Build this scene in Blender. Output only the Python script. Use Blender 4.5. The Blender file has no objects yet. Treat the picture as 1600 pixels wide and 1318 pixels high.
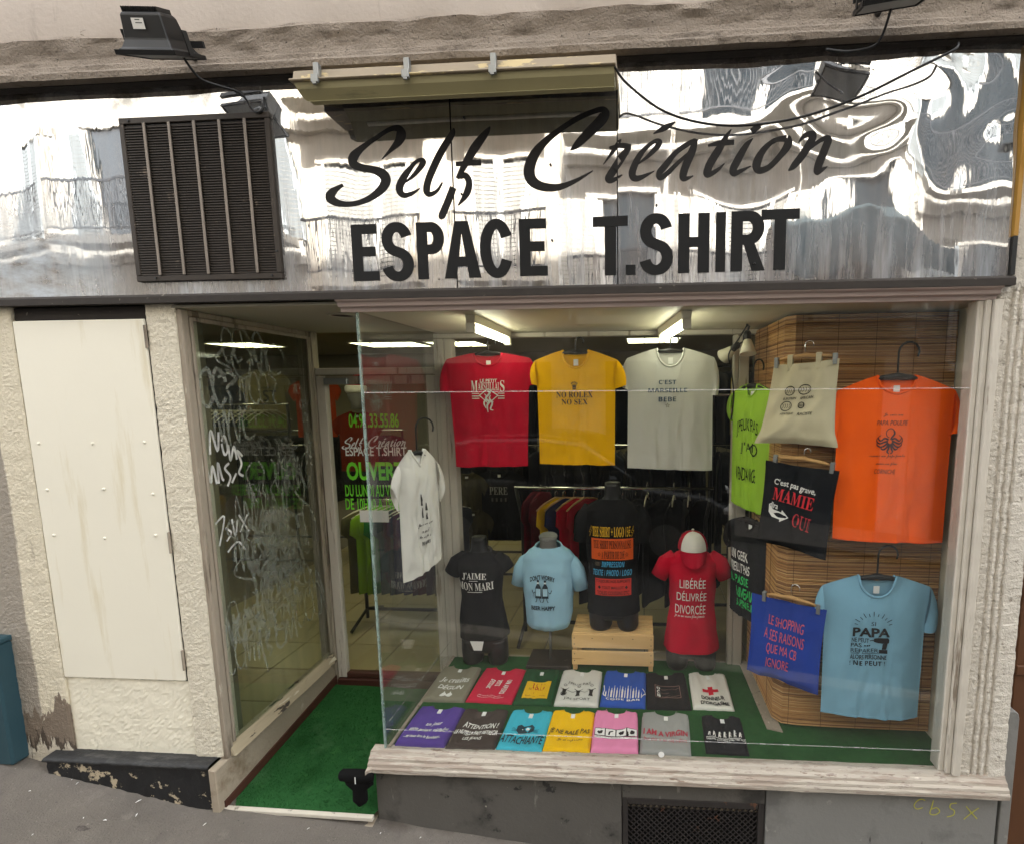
import bpy, bmesh, math, random
from mathutils import Vector, Matrix, noise
R = math.radians
sc = bpy.context.scene
COL = sc.collection
random.seed(7)

# ------------------------------------------------------------------ camera
cam = bpy.data.objects.new('camera', bpy.data.cameras.new('camera'))
COL.objects.link(cam)
cam.data.sensor_width = 36.0
cam.data.lens = 800.0 * 36.0 / 1600.0
cam.data.shift_x = (800 - 948.295) / 1600
cam.data.shift_y = (711.17 - 659) / 1600
cam.data.clip_end = 400
cam.data.clip_start = 0.05
_R = [[0.9976188149661238, 0.007552175164333183, 0.0685541003578485],
      [0.0009676125604841006, 0.9923562132870648, -0.12340263237261277],
      [-0.06896204573183373, 0.12317512167984514, 0.9899859219441637]]
_r = Vector((_R[0][0], _R[0][2], -_R[0][1]))
_d = Vector((_R[1][0], _R[1][2], -_R[1][1]))
_f = Vector((_R[2][0], _R[2][2], -_R[2][1]))
cam.matrix_world = Matrix(((_r.x, -_d.x, -_f.x, 0), (_r.y, -_d.y, -_f.y, -1.9753), (_r.z, -_d.z, -_f.z, 1.75), (0, 0, 0, 1)))
sc.camera = cam

# ------------------------------------------------------------------ sky, sun, exposure
SUN_EL, SUN_ROT = R(52), R(12)
world = bpy.data.worlds.new('World')
sc.world = world
world.use_nodes = True
wn = world.node_tree.nodes
wl = world.node_tree.links
bgn = wn['Background']
sky = wn.new('ShaderNodeTexSky')
sky.sky_type = 'NISHITA'
sky.sun_disc = False
sky.sun_elevation = SUN_EL
sky.sun_rotation = SUN_ROT
sky.air_density = 1.0
sky.dust_density = 3.0
sky.ozone_density = 1.0
hsv = wn.new('ShaderNodeHueSaturation')
hsv.inputs['Saturation'].default_value = 0.08
wl.new(sky.outputs[0], hsv.inputs['Color'])
wl.new(hsv.outputs[0], bgn.inputs['Color'])
bgn.inputs['Strength'].default_value = 0.15
sun = bpy.data.objects.new('sun', bpy.data.lights.new('sun', 'SUN'))
COL.objects.link(sun)
sun.data.energy = 3.0
sun.data.angle = R(0.5)
sun.data.color = (1.0, 0.96, 0.90)
_sd = Vector((math.sin(SUN_ROT) * math.cos(SUN_EL), math.cos(SUN_ROT) * math.cos(SUN_EL), math.sin(SUN_EL)))
sun.rotation_euler = _sd.to_track_quat('Z', 'Y').to_euler()
sun.location = (0, 10, 20)
sc.view_settings.view_transform = 'Standard'
sc.view_settings.look = 'None'
sc.view_settings.exposure = 3.12
sc.view_settings.gamma = 1.0
sc.view_settings.use_curve_mapping = False
sc.render.engine = 'CYCLES'
sc.cycles.use_denoising = True
sc.cycles.max_bounces = 10
sc.cycles.diffuse_bounces = 5
sc.cycles.glossy_bounces = 5
sc.cycles.transparent_max_bounces = 16
sc.cycles.caustics_reflective = False
sc.cycles.sample_clamp_indirect = 6.0

# ------------------------------------------------------------------ materials
def lin(h):
    h = h.lstrip('#')
    c = [int(h[i:i + 2], 16) / 255 for i in (0, 2, 4)]
    return tuple(x / 12.92 if x <= 0.04045 else ((x + 0.055) / 1.055) ** 2.4 for x in c) + (1.0,)

MATS = {}
def M(name, col, rough=.65, metal=0.0, var=.10, vs=7.0, bump=0.0, bs=90.0, dirt=(), stretch=(1, 1, 1), spec=.4, bump2=None, emit=0.0, zones=()):
    """Principled surface: colour with soft mottling, layers of shaped wear (colour, threshold, scale, softness, stretch), fine relief."""
    if name in MATS:
        return MATS[name]
    m = bpy.data.materials.new(name)
    m.use_nodes = True
    nt = m.node_tree
    N, L = nt.nodes, nt.links
    p = N['Principled BSDF']
    tc = N.new('ShaderNodeTexCoord')
    def coords(st):
        mp = N.new('ShaderNodeMapping')
        mp.inputs['Scale'].default_value = st
        L.new(tc.outputs['Object'], mp.inputs['Vector'])
        return mp.outputs[0]
    def ns(scale, detail, st, rg=.6):
        n = N.new('ShaderNodeTexNoise')
        n.inputs['Scale'].default_value = scale
        n.inputs['Detail'].default_value = detail
        n.inputs['Roughness'].default_value = rg
        L.new(coords(st), n.inputs['Vector'])
        return n.outputs['Fac']
    c = lin(col) if isinstance(col, str) else tuple(col) + (1.0,)
    mx = N.new('ShaderNodeMix')
    mx.data_type = 'RGBA'
    mx.inputs[6].default_value = tuple(x * (1 - var) for x in c[:3]) + (1,)
    mx.inputs[7].default_value = tuple(min(1, x * (1 + var)) for x in c[:3]) + (1,)
    L.new(ns(vs, 5, stretch), mx.inputs[0])
    out = mx.outputs[2]
    for d in dirt:
        dc, th, scl, soft = d[:4]
        st = d[4] if len(d) > 4 else (1, 1, 1)
        rp = N.new('ShaderNodeValToRGB')
        rp.color_ramp.elements[0].position = th
        rp.color_ramp.elements[1].position = min(1.0, th + soft)
        L.new(ns(scl, 8, st, .65), rp.inputs[0])
        m2 = N.new('ShaderNodeMix')
        m2.data_type = 'RGBA'
        m2.inputs[7].default_value = lin(dc)
        L.new(rp.outputs[0], m2.inputs[0])
        L.new(out, m2.inputs[6])
        out = m2.outputs[2]
    for zc, axis, pos, sign, amp, scl, soft, st in zones:      # a ragged patch that ends where coordinate*sign + noise passes pos*sign
        sx = N.new('ShaderNodeSeparateXYZ'); L.new(tc.outputs['Object'], sx.inputs[0])
        m_a = N.new('ShaderNodeMath'); m_a.operation = 'MULTIPLY_ADD'
        L.new(ns(scl, 7, st, .6), m_a.inputs[0]); m_a.inputs[1].default_value = amp * 2; m_a.inputs[2].default_value = -amp - pos * sign
        m_b = N.new('ShaderNodeMath'); m_b.operation = 'MULTIPLY_ADD'
        L.new(sx.outputs[axis], m_b.inputs[0]); m_b.inputs[1].default_value = sign; L.new(m_a.outputs[0], m_b.inputs[2])
        mr = N.new('ShaderNodeMapRange'); mr.inputs[1].default_value = 0; mr.inputs[2].default_value = soft
        L.new(m_b.outputs[0], mr.inputs[0])
        m2 = N.new('ShaderNodeMix'); m2.data_type = 'RGBA'
        L.new(mr.outputs[0], m2.inputs[0]); L.new(out, m2.inputs[6])
        m2.inputs[7].default_value = lin(zc)
        out = m2.outputs[2]
    L.new(out, p.inputs['Base Color'])
    p.inputs['Roughness'].default_value = rough
    p.inputs['Metallic'].default_value = metal
    p.inputs['Specular IOR Level'].default_value = spec
    if emit:
        p.inputs['Emission Color'].default_value = c
        p.inputs['Emission Strength'].default_value = emit
    nrm = None
    for b in ((bump, bs),) + ((bump2,) if bump2 else ()):
        if b[0]:
            bp = N.new('ShaderNodeBump')
            bp.inputs['Strength'].default_value = 1.0
            bp.inputs['Distance'].default_value = b[0]
            L.new(ns(b[1], 4, stretch), bp.inputs['Height'])
            if nrm:
                L.new(nrm, bp.inputs['Normal'])
            nrm = bp.outputs[0]
    if nrm:
        L.new(nrm, p.inputs['Normal'])
    MATS[name] = m
    return m

def flat(name, col, rough=.7):
    return M(name, col, rough=rough, var=.05, vs=40, spec=.25)

def glass_mat(name, tint, ior, dirt_amt=.04, dirt_col='#8f8f88'):
    """Thin window pane: clear transmission, Fresnel reflection, a trace of dust."""
    m = bpy.data.materials.new(name)
    m.use_nodes = True
    N, L = m.node_tree.nodes, m.node_tree.links
    N.remove(N['Principled BSDF'])
    o = N['Material Output']
    tr = N.new('ShaderNodeBsdfTransparent'); tr.inputs[0].default_value = tint + (1,)
    gl = N.new('ShaderNodeBsdfGlossy'); gl.inputs['Roughness'].default_value = 0.0
    gl.inputs[0].default_value = (1, 1, 1, 1)
    fr = N.new('ShaderNodeFresnel')
    ge = N.new('ShaderNodeNewGeometry')        # the sheet is too thin to refract: same reflection from both sides
    io = N.new('ShaderNodeMapRange'); io.inputs[3].default_value = ior; io.inputs[4].default_value = 1 / ior
    L.new(ge.outputs['Backfacing'], io.inputs[0]); L.new(io.outputs[0], fr.inputs[0])
    mx = N.new('ShaderNodeMixShader')
    L.new(fr.outputs[0], mx.inputs[0]); L.new(tr.outputs[0], mx.inputs[1]); L.new(gl.outputs[0], mx.inputs[2])
    df = N.new('ShaderNodeBsdfDiffuse'); df.inputs[0].default_value = lin(dirt_col)
    tc = N.new('ShaderNodeTexCoord'); nz = N.new('ShaderNodeTexNoise')
    mp = N.new('ShaderNodeMapping'); mp.inputs['Scale'].default_value = (9, 9, 1.6)
    L.new(tc.outputs['Object'], mp.inputs['Vector']); L.new(mp.outputs[0], nz.inputs['Vector'])
    nz.inputs['Scale'].default_value = 2.0; nz.inputs['Detail'].default_value = 8
    mr = N.new('ShaderNodeMapRange'); mr.inputs[1].default_value = .35; mr.inputs[2].default_value = .8
    mr.inputs[3].default_value = dirt_amt * .35; mr.inputs[4].default_value = dirt_amt * 1.8
    L.new(nz.outputs['Fac'], mr.inputs[0])
    m2 = N.new('ShaderNodeMixShader')
    L.new(mr.outputs[0], m2.inputs[0]); L.new(mx.outputs[0], m2.inputs[1]); L.new(df.outputs[0], m2.inputs[2])
    L.new(m2.outputs[0], o.inputs[0])
    MATS[name] = m
    return m

def film_mat(name, col, alpha, rough=.5):
    """Thin see-through paint or frosted film on glass."""
    m = bpy.data.materials.new(name)
    m.use_nodes = True
    N, L = m.node_tree.nodes, m.node_tree.links
    p = N['Principled BSDF']
    p.inputs['Base Color'].default_value = lin(col)
    p.inputs['Roughness'].default_value = rough
    tc = N.new('ShaderNodeTexCoord'); nz = N.new('ShaderNodeTexNoise')
    L.new(tc.outputs['Object'], nz.inputs['Vector'])
    nz.inputs['Scale'].default_value = 25; nz.inputs['Detail'].default_value = 6
    mr = N.new('ShaderNodeMapRange'); mr.inputs[1].default_value = .3; mr.inputs[2].default_value = .7
    mr.inputs[3].default_value = alpha * .45; mr.inputs[4].default_value = min(1, alpha * 1.35)
    L.new(nz.outputs['Fac'], mr.inputs[0]); L.new(mr.outputs[0], p.inputs['Alpha'])
    MATS[name] = m
    return m

# ------------------------------------------------------------------ mesh helpers
class MB:
    def __init__(self):
        self.v, self.f, self.mi = [], [], []
    def add(self, vs, fs):
        o = len(self.v)
        self.v += [tuple(p) for p in vs]
        self.f += [tuple(i + o for i in q) for q in fs]
        return self
    def box(self, x0, x1, y0, y1, z0, z1):
        vs = [(x, y, z) for z in (z0, z1) for y in (y0, y1) for x in (x0, x1)]
        return self.add(vs, [(0, 2, 3, 1), (4, 5, 7, 6), (0, 1, 5, 4), (2, 6, 7, 3), (0, 4, 6, 2), (1, 3, 7, 5)])
    def hexa(self, p):
        """8 corners: bottom ring (4, counter-clockwise from above) then top ring."""
        return self.add(p, [(3, 2, 1, 0), (4, 5, 6, 7), (0, 1, 5, 4), (1, 2, 6, 5), (2, 3, 7, 6), (3, 0, 4, 7)])
    def extrude(self, prof, axis, a, b):
        """Closed profile [(p,q)] swept along axis 'x','y' or 'z' from a to b."""
        def pt(p, q, t):
            return {'x': (t, p, q), 'y': (p, t, q), 'z': (p, q, t)}[axis]
        n = len(prof)
        vs = [pt(p, q, a) for p, q in prof] + [pt(p, q, b) for p, q in prof]
        fs = [(i, (i + 1) % n, n + (i + 1) % n, n + i) for i in range(n)]
        fs += [tuple(range(n - 1, -1, -1)), tuple(range(n, 2 * n))]
        return self.add(vs, fs)
    def rings(self, rs, cap0=True, cap1=True):
        n = len(rs[0])
        o = len(self.v)
        for r in rs:
            self.v += [tuple(p) for p in r]
        for k in range(len(rs) - 1):
            for i in range(n):
                j = (i + 1) % n
                self.f.append((o + k * n + i, o + k * n + j, o + (k + 1) * n + j, o + (k + 1) * n + i))
        if cap0:
            self.f.append(tuple(o + i for i in range(n - 1, -1, -1)))
        if cap1:
            self.f.append(tuple(o + (len(rs) - 1) * n + i for i in range(n)))
        return self
    def tube(self, pts, r, n=6, closed=False):
        pts = [Vector(p) for p in pts]
        rr = r if isinstance(r, (list, tuple)) else [r] * len(pts)
        rs = []
        up = None
        for i, p in enumerate(pts):
            a, b = pts[max(0, i - 1)], pts[min(len(pts) - 1, i + 1)]
            if closed:
                a, b = pts[i - 1], pts[(i + 1) % len(pts)]
            t = (b - a).normalized()
            if up is None or abs(up.dot(t)) > .98:
                up = Vector((0, 0, 1)) if abs(t.z) < .9 else Vector((0, 1, 0))
            s = t.cross(up).normalized()
            up = s.cross(t).normalized()
            rs.append([p + (s * math.cos(2 * math.pi * k / n) + up * math.sin(2 * math.pi * k / n)) * rr[i] for k in range(n)])
        if closed:
            rs.append(rs[0])
        return self.rings(rs, not closed, not closed)
    def grid(self, rows):
        o = len(self.v)
        n = len(rows[0])
        for r in rows:
            self.v += [tuple(p) for p in r]
        for k in range(len(rows) - 1):
            for i in range(n - 1):
                self.f.append((o + k * n + i, o + k * n + i + 1, o + (k + 1) * n + i + 1, o + (k + 1) * n + i))
        return self
    def mesh(self, name, mat, smooth=False, bevel=0.0, recalc=True, weld=0.0):
        me = bpy.data.meshes.new(name)
        me.from_pydata(self.v, [], self.f)
        if recalc or bevel or weld:
            bm = bmesh.new()
            bm.from_mesh(me)
            if weld:
                bmesh.ops.remove_doubles(bm, verts=bm.verts, dist=weld)
            if bevel:
                bmesh.ops.bevel(bm, geom=list(bm.edges), offset=bevel, segments=1, affect='EDGES', clamp_overlap=True)
            if recalc:
                bmesh.ops.recalc_face_normals(bm, faces=bm.faces)
            bm.to_mesh(me)
            bm.free()
        if smooth:
            me.polygons.foreach_set('use_smooth', [True] * len(me.polygons))
        if mat:
            me.materials.append(MATS[mat] if isinstance(mat, str) else mat)
        return me

def tag(o, label=None, cat=None, group=None, kind=None):
    if label: o['label'] = label
    if cat: o['category'] = cat
    if group: o['group'] = group
    if kind: o['kind'] = kind
    return o

def thing(name, label, cat, loc=(0, 0, 0), rotz=0.0, group=None, rot=None):
    o = bpy.data.objects.new(name, None)
    o.empty_display_size = .05
    COL.objects.link(o)
    o.location = loc
    o.rotation_euler = rot if rot else (0, 0, rotz)
    return tag(o, label, cat, group)

def world_of(o):
    m = Matrix.LocRotScale(o.location, o.rotation_euler, o.scale)
    if o.parent:
        m = world_of(o.parent) @ o.matrix_parent_inverse @ m
    return m

def obj(name, mb, mat, parent=None, local=False, kind=None, label=None, **kw):
    """One mesh object. local=False: its points are world coordinates even under a parent."""
    me = mb if isinstance(mb, bpy.types.Mesh) else mb.mesh(name, mat, **kw)
    o = bpy.data.objects.new(name, me)
    COL.objects.link(o)
    if parent:
        o.parent = parent
        if not local:
            o.matrix_parent_inverse = world_of(parent).inverted()
    if kind: o['kind'] = kind
    if label: o['label'] = label
    return o

def copy_thing(root, loc, rot=None, label=None):
    def cp(o, par):
        c = o.copy()
        COL.objects.link(c)
        c.parent = par
        for ch in [x for x in bpy.data.objects if x.parent == o]:
            cp(ch, c)
        return c
    c = cp(root, None)
    c.location = loc
    if rot: c.rotation_euler = rot
    if label: c['label'] = label
    return c

# ------------------------------------------------------------------ lettering
def _map(s, up, lo):
    o = ''
    for ch in s:
        if 'A' <= ch <= 'Z' and up: o += chr(up + ord(ch) - 65)
        elif 'a' <= ch <= 'z' and lo: o += chr(lo + ord(ch) - 97)
        else: o += ch
    return o
_TX = {}
def text2d(s, style='sans'):
    """Outline of a line of lettering as flat triangles, scaled to the unit square."""
    k = (s, style)
    if k in _TX:
        return _TX[k]
    body, off, shear = s, 0.0, 0.0
    if style == 'serif': body = _map(s, 0x1D400, 0x1D41A)
    elif style == 'serifit': body = _map(s, 0x1D468, 0x1D482)
    elif style == 'script': body = _map(s, 0x1D4D0, 0x1D4EA)
    elif style == 'fat': body = _map(s, 0x1D5D4, 0x1D5EE)
    elif style == 'fatit': body = _map(s, 0x1D63C, 0x1D656)
    elif style == 'bold': off = .016
    elif style == 'black': off = .034
    elif style == 'boldit': off, shear = .016, .25
    elif style == 'it': shear = .3
    cu = bpy.data.curves.new('lettering', 'FONT')
    cu.body = body
    cu.size = 1
    cu.offset = off
    cu.shear = shear
    cu.resolution_u = 3
    ob = bpy.data.objects.new('lettering', cu)
    COL.objects.link(ob)
    dg = bpy.context.evaluated_depsgraph_get()
    me = bpy.data.meshes.new_from_object(ob.evaluated_get(dg))
    vs = [(v.co.x, v.co.y) for v in me.vertices]
    fs = [tuple(p.vertices) for p in me.polygons]
    bpy.data.objects.remove(ob)
    bpy.data.curves.remove(cu)
    bpy.data.meshes.remove(me)
    if not vs:
        vs, fs = [(0, 0), (1, 0), (1, 1), (0, 1)], []
    x0, x1 = min(v[0] for v in vs), max(v[0] for v in vs)
    y0, y1 = min(v[1] for v in vs), max(v[1] for v in vs)
    w, h = max(1e-6, x1 - x0), max(1e-6, y1 - y0)
    r = ([((x - x0) / w, (y - y0) / h) for x, y in vs], fs, w / h)
    _TX[k] = r
    return r

def ribbon(pts, sub=6):
    """Pen stroke [(x, y, width)] through its points -> flat quads."""
    P = [pts[0]] + list(pts) + [pts[-1]]
    s = []
    for i in range(1, len(P) - 2):
        p0, p1, p2, p3 = P[i - 1], P[i], P[i + 1], P[i + 2]
        for k in range(sub):
            t = k / sub
            s.append(tuple(.5 * ((2 * p1[j]) + (-p0[j] + p2[j]) * t + (2 * p0[j] - 5 * p1[j] + 4 * p2[j] - p3[j]) * t * t + (-p0[j] + 3 * p1[j] - 3 * p2[j] + p3[j]) * t ** 3) for j in range(3)))
    s.append(pts[-1])
    vs, fs = [], []
    for i, (x, y, w) in enumerate(s):
        a, b = s[max(0, i - 1)], s[min(len(s) - 1, i + 1)]
        dx, dy = b[0] - a[0], b[1] - a[1]
        l = math.hypot(dx, dy) or 1
        nx, ny = -dy / l * w / 2, dx / l * w / 2
        vs += [(x + nx, y + ny), (x - nx, y - ny)]
    for i in range(len(s) - 1):
        fs.append((2 * i, 2 * i + 1, 2 * i + 3, 2 * i + 2))
    return vs, fs

class Art:
    """Flat artwork in a garment's own units (x right, y DOWN), grouped by colour."""
    def __init__(self):
        self.g = {}
    def _a(self, c, vs, fs):
        V, F = self.g.setdefault(c, ([], []))
        o = len(V)
        V += vs
        F += [tuple(i + o for i in f) for f in fs]
        return self
    def t(self, s, x0, x1, y0, y1, c, style='sans', rot=0.0, arc=0.0, mirror=False, wob=0.0):
        vs, fs, _ = text2d(s, style)
        o = []
        cx, cy = (x0 + x1) / 2, (y0 + y1) / 2
        for u, v in vs:
            if mirror: u = 1 - u
            x, y = x0 + (x1 - x0) * u, y1 - (y1 - y0) * v
            if arc: y += arc * (2 * u - 1) ** 2
            if wob: y += wob * math.sin(u * 9)
            if rot:
                a = R(rot)
                x, y = cx + (x - cx) * math.cos(a) - (y - cy) * math.sin(a), cy + (x - cx) * math.sin(a) + (y - cy) * math.cos(a)
            o.append((x, y))
        return self._a(c, o, fs)
    def s(self, c, pts, w=None, sub=5):
        pts = [(p[0], p[1], p[2] if len(p) > 2 else w) for p in pts]
        vs, fs = ribbon(pts, sub)
        return self._a(c, vs, fs)
    def line(self, c, pts, w):
        for a, b in zip(pts, pts[1:]):
            self.s(c, [a + (w,), b + (w,)], sub=4)
        return self
    def poly(self, c, pts):
        return self._a(c, list(pts), [tuple(range(len(pts)))])
    def rect(self, c, x0, x1, y0, y1, n=8):
        vs, fs = [], []
        for i in range(n + 1):
            x = x0 + (x1 - x0) * i / n
            vs += [(x, y0), (x, (y0 + y1) / 2), (x, y1)]
        for i in range(n):
            for k in (0, 1):
                a = i * 3 + k
                fs.append((a, a + 3, a + 4, a + 1))
        return self._a(c, vs, fs)
    def disc(self, c, x, y, rx, ry=None, n=14):
        ry = ry or rx
        return self.poly(c, [(x + rx * math.cos(2 * math.pi * i / n), y + ry * math.sin(2 * math.pi * i / n)) for i in range(n)])
    def ring(self, c, x, y, rx, ry, w, n=20, a0=0, a1=360):
        return self.s(c, [(x + rx * math.cos(R(a0 + (a1 - a0) * i / n)), y + ry * math.sin(R(a0 + (a1 - a0) * i / n)), w) for i in range(n + 1)], sub=2)
    def put(self, parent, fn, name='print', local=True, lift=.0012):
        """fn(x, y, lift) -> 3-D point on the surface."""
        for k, (c, (V, F)) in enumerate(self.g.items()):
            mb = MB().add([fn(x, y, lift * (1 + .5 * k)) for x, y in V], F)
            obj(name, mb, INK(c), parent, local=local, recalc=False)

def INK(c):
    return flat('ink ' + c, c)
# ================================================================== materials in use
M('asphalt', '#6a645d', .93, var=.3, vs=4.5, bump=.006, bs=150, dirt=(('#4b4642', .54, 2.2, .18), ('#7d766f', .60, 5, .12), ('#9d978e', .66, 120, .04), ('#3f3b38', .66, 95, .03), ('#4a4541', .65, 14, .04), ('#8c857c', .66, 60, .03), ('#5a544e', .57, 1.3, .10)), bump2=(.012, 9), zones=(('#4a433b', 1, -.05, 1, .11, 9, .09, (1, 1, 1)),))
M('road', '#4d4b4a', .9, var=.2, vs=3, bump=.004, bs=200)
M('cornice stucco', '#9b8f82', .95, var=.3, vs=9, bump=.009, bs=70, dirt=(('#5d5247', .55, 14, .18, (.6, 1, 2)), ('#b5a999', .63, 22, .10), ('#3f3730', .645, 75, .03), ('#4a4138', .68, 24, .04)), bump2=(.010, 150))
M('upper render', '#bdb2a8', .9, var=.10, vs=3, bump=.002, bs=60, dirt=(('#8b8078', .60, 3.5, .2, (2.5, 1, .5)), ('#6e645c', .69, 6, .03, (1, 1, 2.2))))
M('soffit soot', '#3b3733', .95, var=.3, vs=8, bump=.006, bs=70)  # one dark mottled tone for the cornice underside
M('rough cream', '#ded6c2', .9, var=.08, vs=6, bump=.008, bs=75, dirt=(('#9c9180', .66, 7, .10, (1.4, 1, .5)),), bump2=(.004, 240))
M('rough white', '#d3ccbf', .9, var=.09, vs=6, bump=.008, bs=64, dirt=(('#8f8678', .62, 26, .08), ('#a39a8b', .64, 5, .12, (2, 1, .5))), bump2=(.005, 210))
M('grey render', '#a69f93', .95, var=.16, vs=8, bump=.010, bs=80, dirt=(('#7d7467', .60, 5, .10, (2, 1, .6)),))
M('smooth cream', '#e6e0cc', .8, var=.05, vs=5, bump=.003, bs=24, dirt=(('#b9ae95', .68, 6, .1),))
M('peeled timber', '#84796c', .9, var=.25, vs=10, bump=.006, bs=40, stretch=(3, 3, .35), dirt=(('#d8d0bd', .60, 9, .03, (2.5, 2.5, .4)), ('#4b4239', .67, 12, .05, (3, 3, .3))))
M('cover enamel', '#eae5d4', .45, var=.03, vs=2.4, bump=.0012, bs=9, dirt=(('#cdbf98', .56, 2.5, .2, (3.5, 1, .35)), ('#b9a97f', .70, 5, .10, (1, 1, .6)), ('#8f8064', .745, 34, .01)))
M('dark gap', '#35302c', .9, var=.3, vs=14, dirt=(('#8b8378', .66, 30, .06),))
M('black step', '#262626', .62, var=.35, vs=8, bump=.004, bs=50, dirt=(('#5c5a57', .55, 5, .2, (1, 3, 3)), ('#b8aa90', .66, 13, .02), ('#8a5a48', .72, 9, .03)))
M('chipped riser', '#1d1d1e', .6, var=.3, vs=9, bump=.003, bs=50, dirt=(('#b5a78d', .56, 11, .02), ('#86594a', .68, 8, .03)))
M('slab dark', '#57544f', .72, var=.16, vs=4.5, bump=.002, bs=70, dirt=(('#383633', .54, 3.5, .14), ('#7b7771', .64, 7, .06, (3, 1, .6)), ('#2b2a29', .62, 14, .05), ('#cfc8b8', .715, 26, .01)))
M('slab light', '#7d7c78', .72, var=.1, vs=3, bump=.0015, bs=60, dirt=(('#62615e', .55, 3, .15), ('#4a4946', .67, 7, .05, (2.5, 1, .8)), ('#93918b', .66, 11, .06)))
M('sill paint', '#aea598', .75, var=.10, vs=9, bump=.004, bs=45, stretch=(.35, 2, 2), dirt=(('#9c8f82', .50, 13, .05, (.30, 2, 2.6)), ('#cdc5b7', .63, 20, .03, (.35, 2, 2)), ('#958a80', .58, 40, .04, (.5, 2, 2)), ('#7a695b', .62, 24, .03, (.4, 2, 2.6)), ('#4d423a', .70, 26, .02, (.4, 2, 2)), ('#6f93a8', .80, 9, .01), ('#b5b26a', .81, 8, .01)))
M('pink trim', '#b7a69f', .7, var=.10, vs=5, bump=.002, bs=40, stretch=(.4, 2, 2), dirt=(('#7f6c66', .64, 8, .08, (.4, 3, 3)),))
M('jamb paint', '#c4bdb0', .7, var=.12, vs=7, bump=.003, bs=36, stretch=(2, 2, .35), dirt=(('#85796b', .60, 8, .07, (3, 3, .3)), ('#5e5348', .70, 14, .03, (3, 3, .4))))
M('frame timber', '#9a8f7f', .75, var=.2, vs=7, bump=.003, bs=36, stretch=(3, 3, .35), dirt=(('#64594c', .56, 7, .10, (3, 3, .3)), ('#c9c0ae', .64, 11, .05, (3, 3, .35))))
M('ledge timber', '#a5987f', .8, var=.2, vs=7, bump=.004, bs=30, stretch=(3, .4, 3), dirt=(('#3c352d', .58, 14, .02, (2, .5, 2)), ('#cfc6b0', .60, 9, .05, (3, .4, 3))))
M('board grime', '#9e9280', .85, var=.16, vs=5, bump=.003, bs=40, dirt=(('#7a6b57', .56, 5, .12), ('#b9ae9c', .62, 9, .06)))
M('brown skirting', '#4a2c22', .6, var=.2, vs=8, dirt=(('#b6aa98', .70, 30, .02, (1, 1, .3)),))
M('turf', '#2e5f33', .95, var=.28, vs=30, bump=.006, bs=420, spec=.1, dirt=(('#1f4a22', .52, 4, .2), ('#447a42', .58, 9, .2), ('#4f7850', .56, 2.6, .16), ('#6d6a50', .69, 7, .06)), bump2=(.003, 14))
M('display turf', '#2a5a2d', .95, var=.3, vs=40, bump=.006, bs=420, spec=.1, dirt=(('#1c4420', .55, 6, .25),))
M('white strip', '#c3bcae', .7, var=.1, vs=20, dirt=(('#7f776b', .62, 14, .05),))
M('ceiling paint', '#a8a391', .8, var=.06, vs=3, bump=.001, bs=20, dirt=(('#6f6a5c', .70, 5, .05),))
M('display ceiling', '#c4bda6', .5, var=.05, vs=3, dirt=(('#a49a80', .64, 4, .12),))
M('shop wall', '#6d6650', .85, var=.06, vs=2)
M('shop ceiling', '#7f775f', .85, var=.05, vs=2)
M('floor tile', '#978b68', .28, var=.09, vs=2.6, dirt=(('#9b8f70', .60, 3, .2),))
M('tile joint', '#5f574a', .9)
M('black plastic', '#121212', .45, var=.15)
M('dark metal', '#2b2b2b', .5, metal=.3, var=.2)
M('grey metal', '#8d8f8e', .4, metal=.6, var=.1)
M('chrome', '#d8d8d4', .18, metal=1, var=.02)
M('brown metal', '#352e27', .55, metal=.4, var=.2, vs=12, dirt=(('#6b6054', .64, 16, .06),))
M('grille bar', '#7d746a', .5, metal=.4, var=.15, vs=14)
M('cream plastic', '#d8d2bd', .5)
M('rust mesh', '#3a3634', .7, metal=.35, var=.3, vs=20, dirt=(('#6d4c3a', .62, 18, .06),))
M('hood paint', '#8b8462', .45, var=.1, vs=4, stretch=(.4, 2, 2), dirt=(('#5d5840', .60, 6, .15, (.5, 3, 3)),))
M('lid paint', '#978a76', .7, var=.08, vs=6, dirt=(('#c5b387', .565, 13, .015, (.6, 2, 2)), ('#7b6d5c', .64, 9, .1)))
M('ochre edge', '#a2782f', .7, var=.2, vs=10)
M('sticker', '#dad8d2', .6)
for nm_, c1, c2, c3 in (('bamboo', '#b0804a', '#8a5d2e', '#c99a5c'), ('bamboo pale', '#c59a62', '#a3763f', '#dbb47c'), ('bamboo dark', '#8b6034', '#643f1c', '#a5763f')):
    M(nm_, c1, .5, var=.2, vs=4, stretch=(1.5, 1.5, 60), dirt=((c2, .54, 3.2, .10, (1.4, 1.4, 40)), (c3, .57, 2.6, .08, (1.8, 1.8, 50))))
M('string', '#4a351f', .9)
M('pine', '#e0b87c', .6, var=.12, vs=4, stretch=(.5, 4, 6), dirt=(('#b5854a', .62, 5, .06, (.4, 5, 9)),))
M('hanger wood', '#b88d55', .5, var=.1, vs=8)
M('label paper', '#e6e6e2', .7, var=.03)
M('teal box', '#2b4750', .5, var=.15, dirt=(('#4b5a5c', .62, 6, .1, (2, 2, .5)), ('#15252a', .66, 9, .08)))
M('wood brown', '#5b3a22', .6, var=.2, vs=5, stretch=(3, 3, .5))
def lamp_mat(name, col, st):
    m = M(name, col, .5, emit=st)
    return m
lamp_mat('tube light', '#f4f3d8', 2.4)
lamp_mat('panel light', '#f1eec0', 1.1)
glass_mat('pane', (.975, .985, .98), 1.47, .010)
glass_mat('dirty pane', (.90, .93, .89), 1.85, .085, '#7f7d6e')
film_mat('etched', '#bcc2b8', .36)
film_mat('white marker', '#e8e8e4', .95)
film_mat('faint line', '#e8e8e6', .28)
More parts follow.
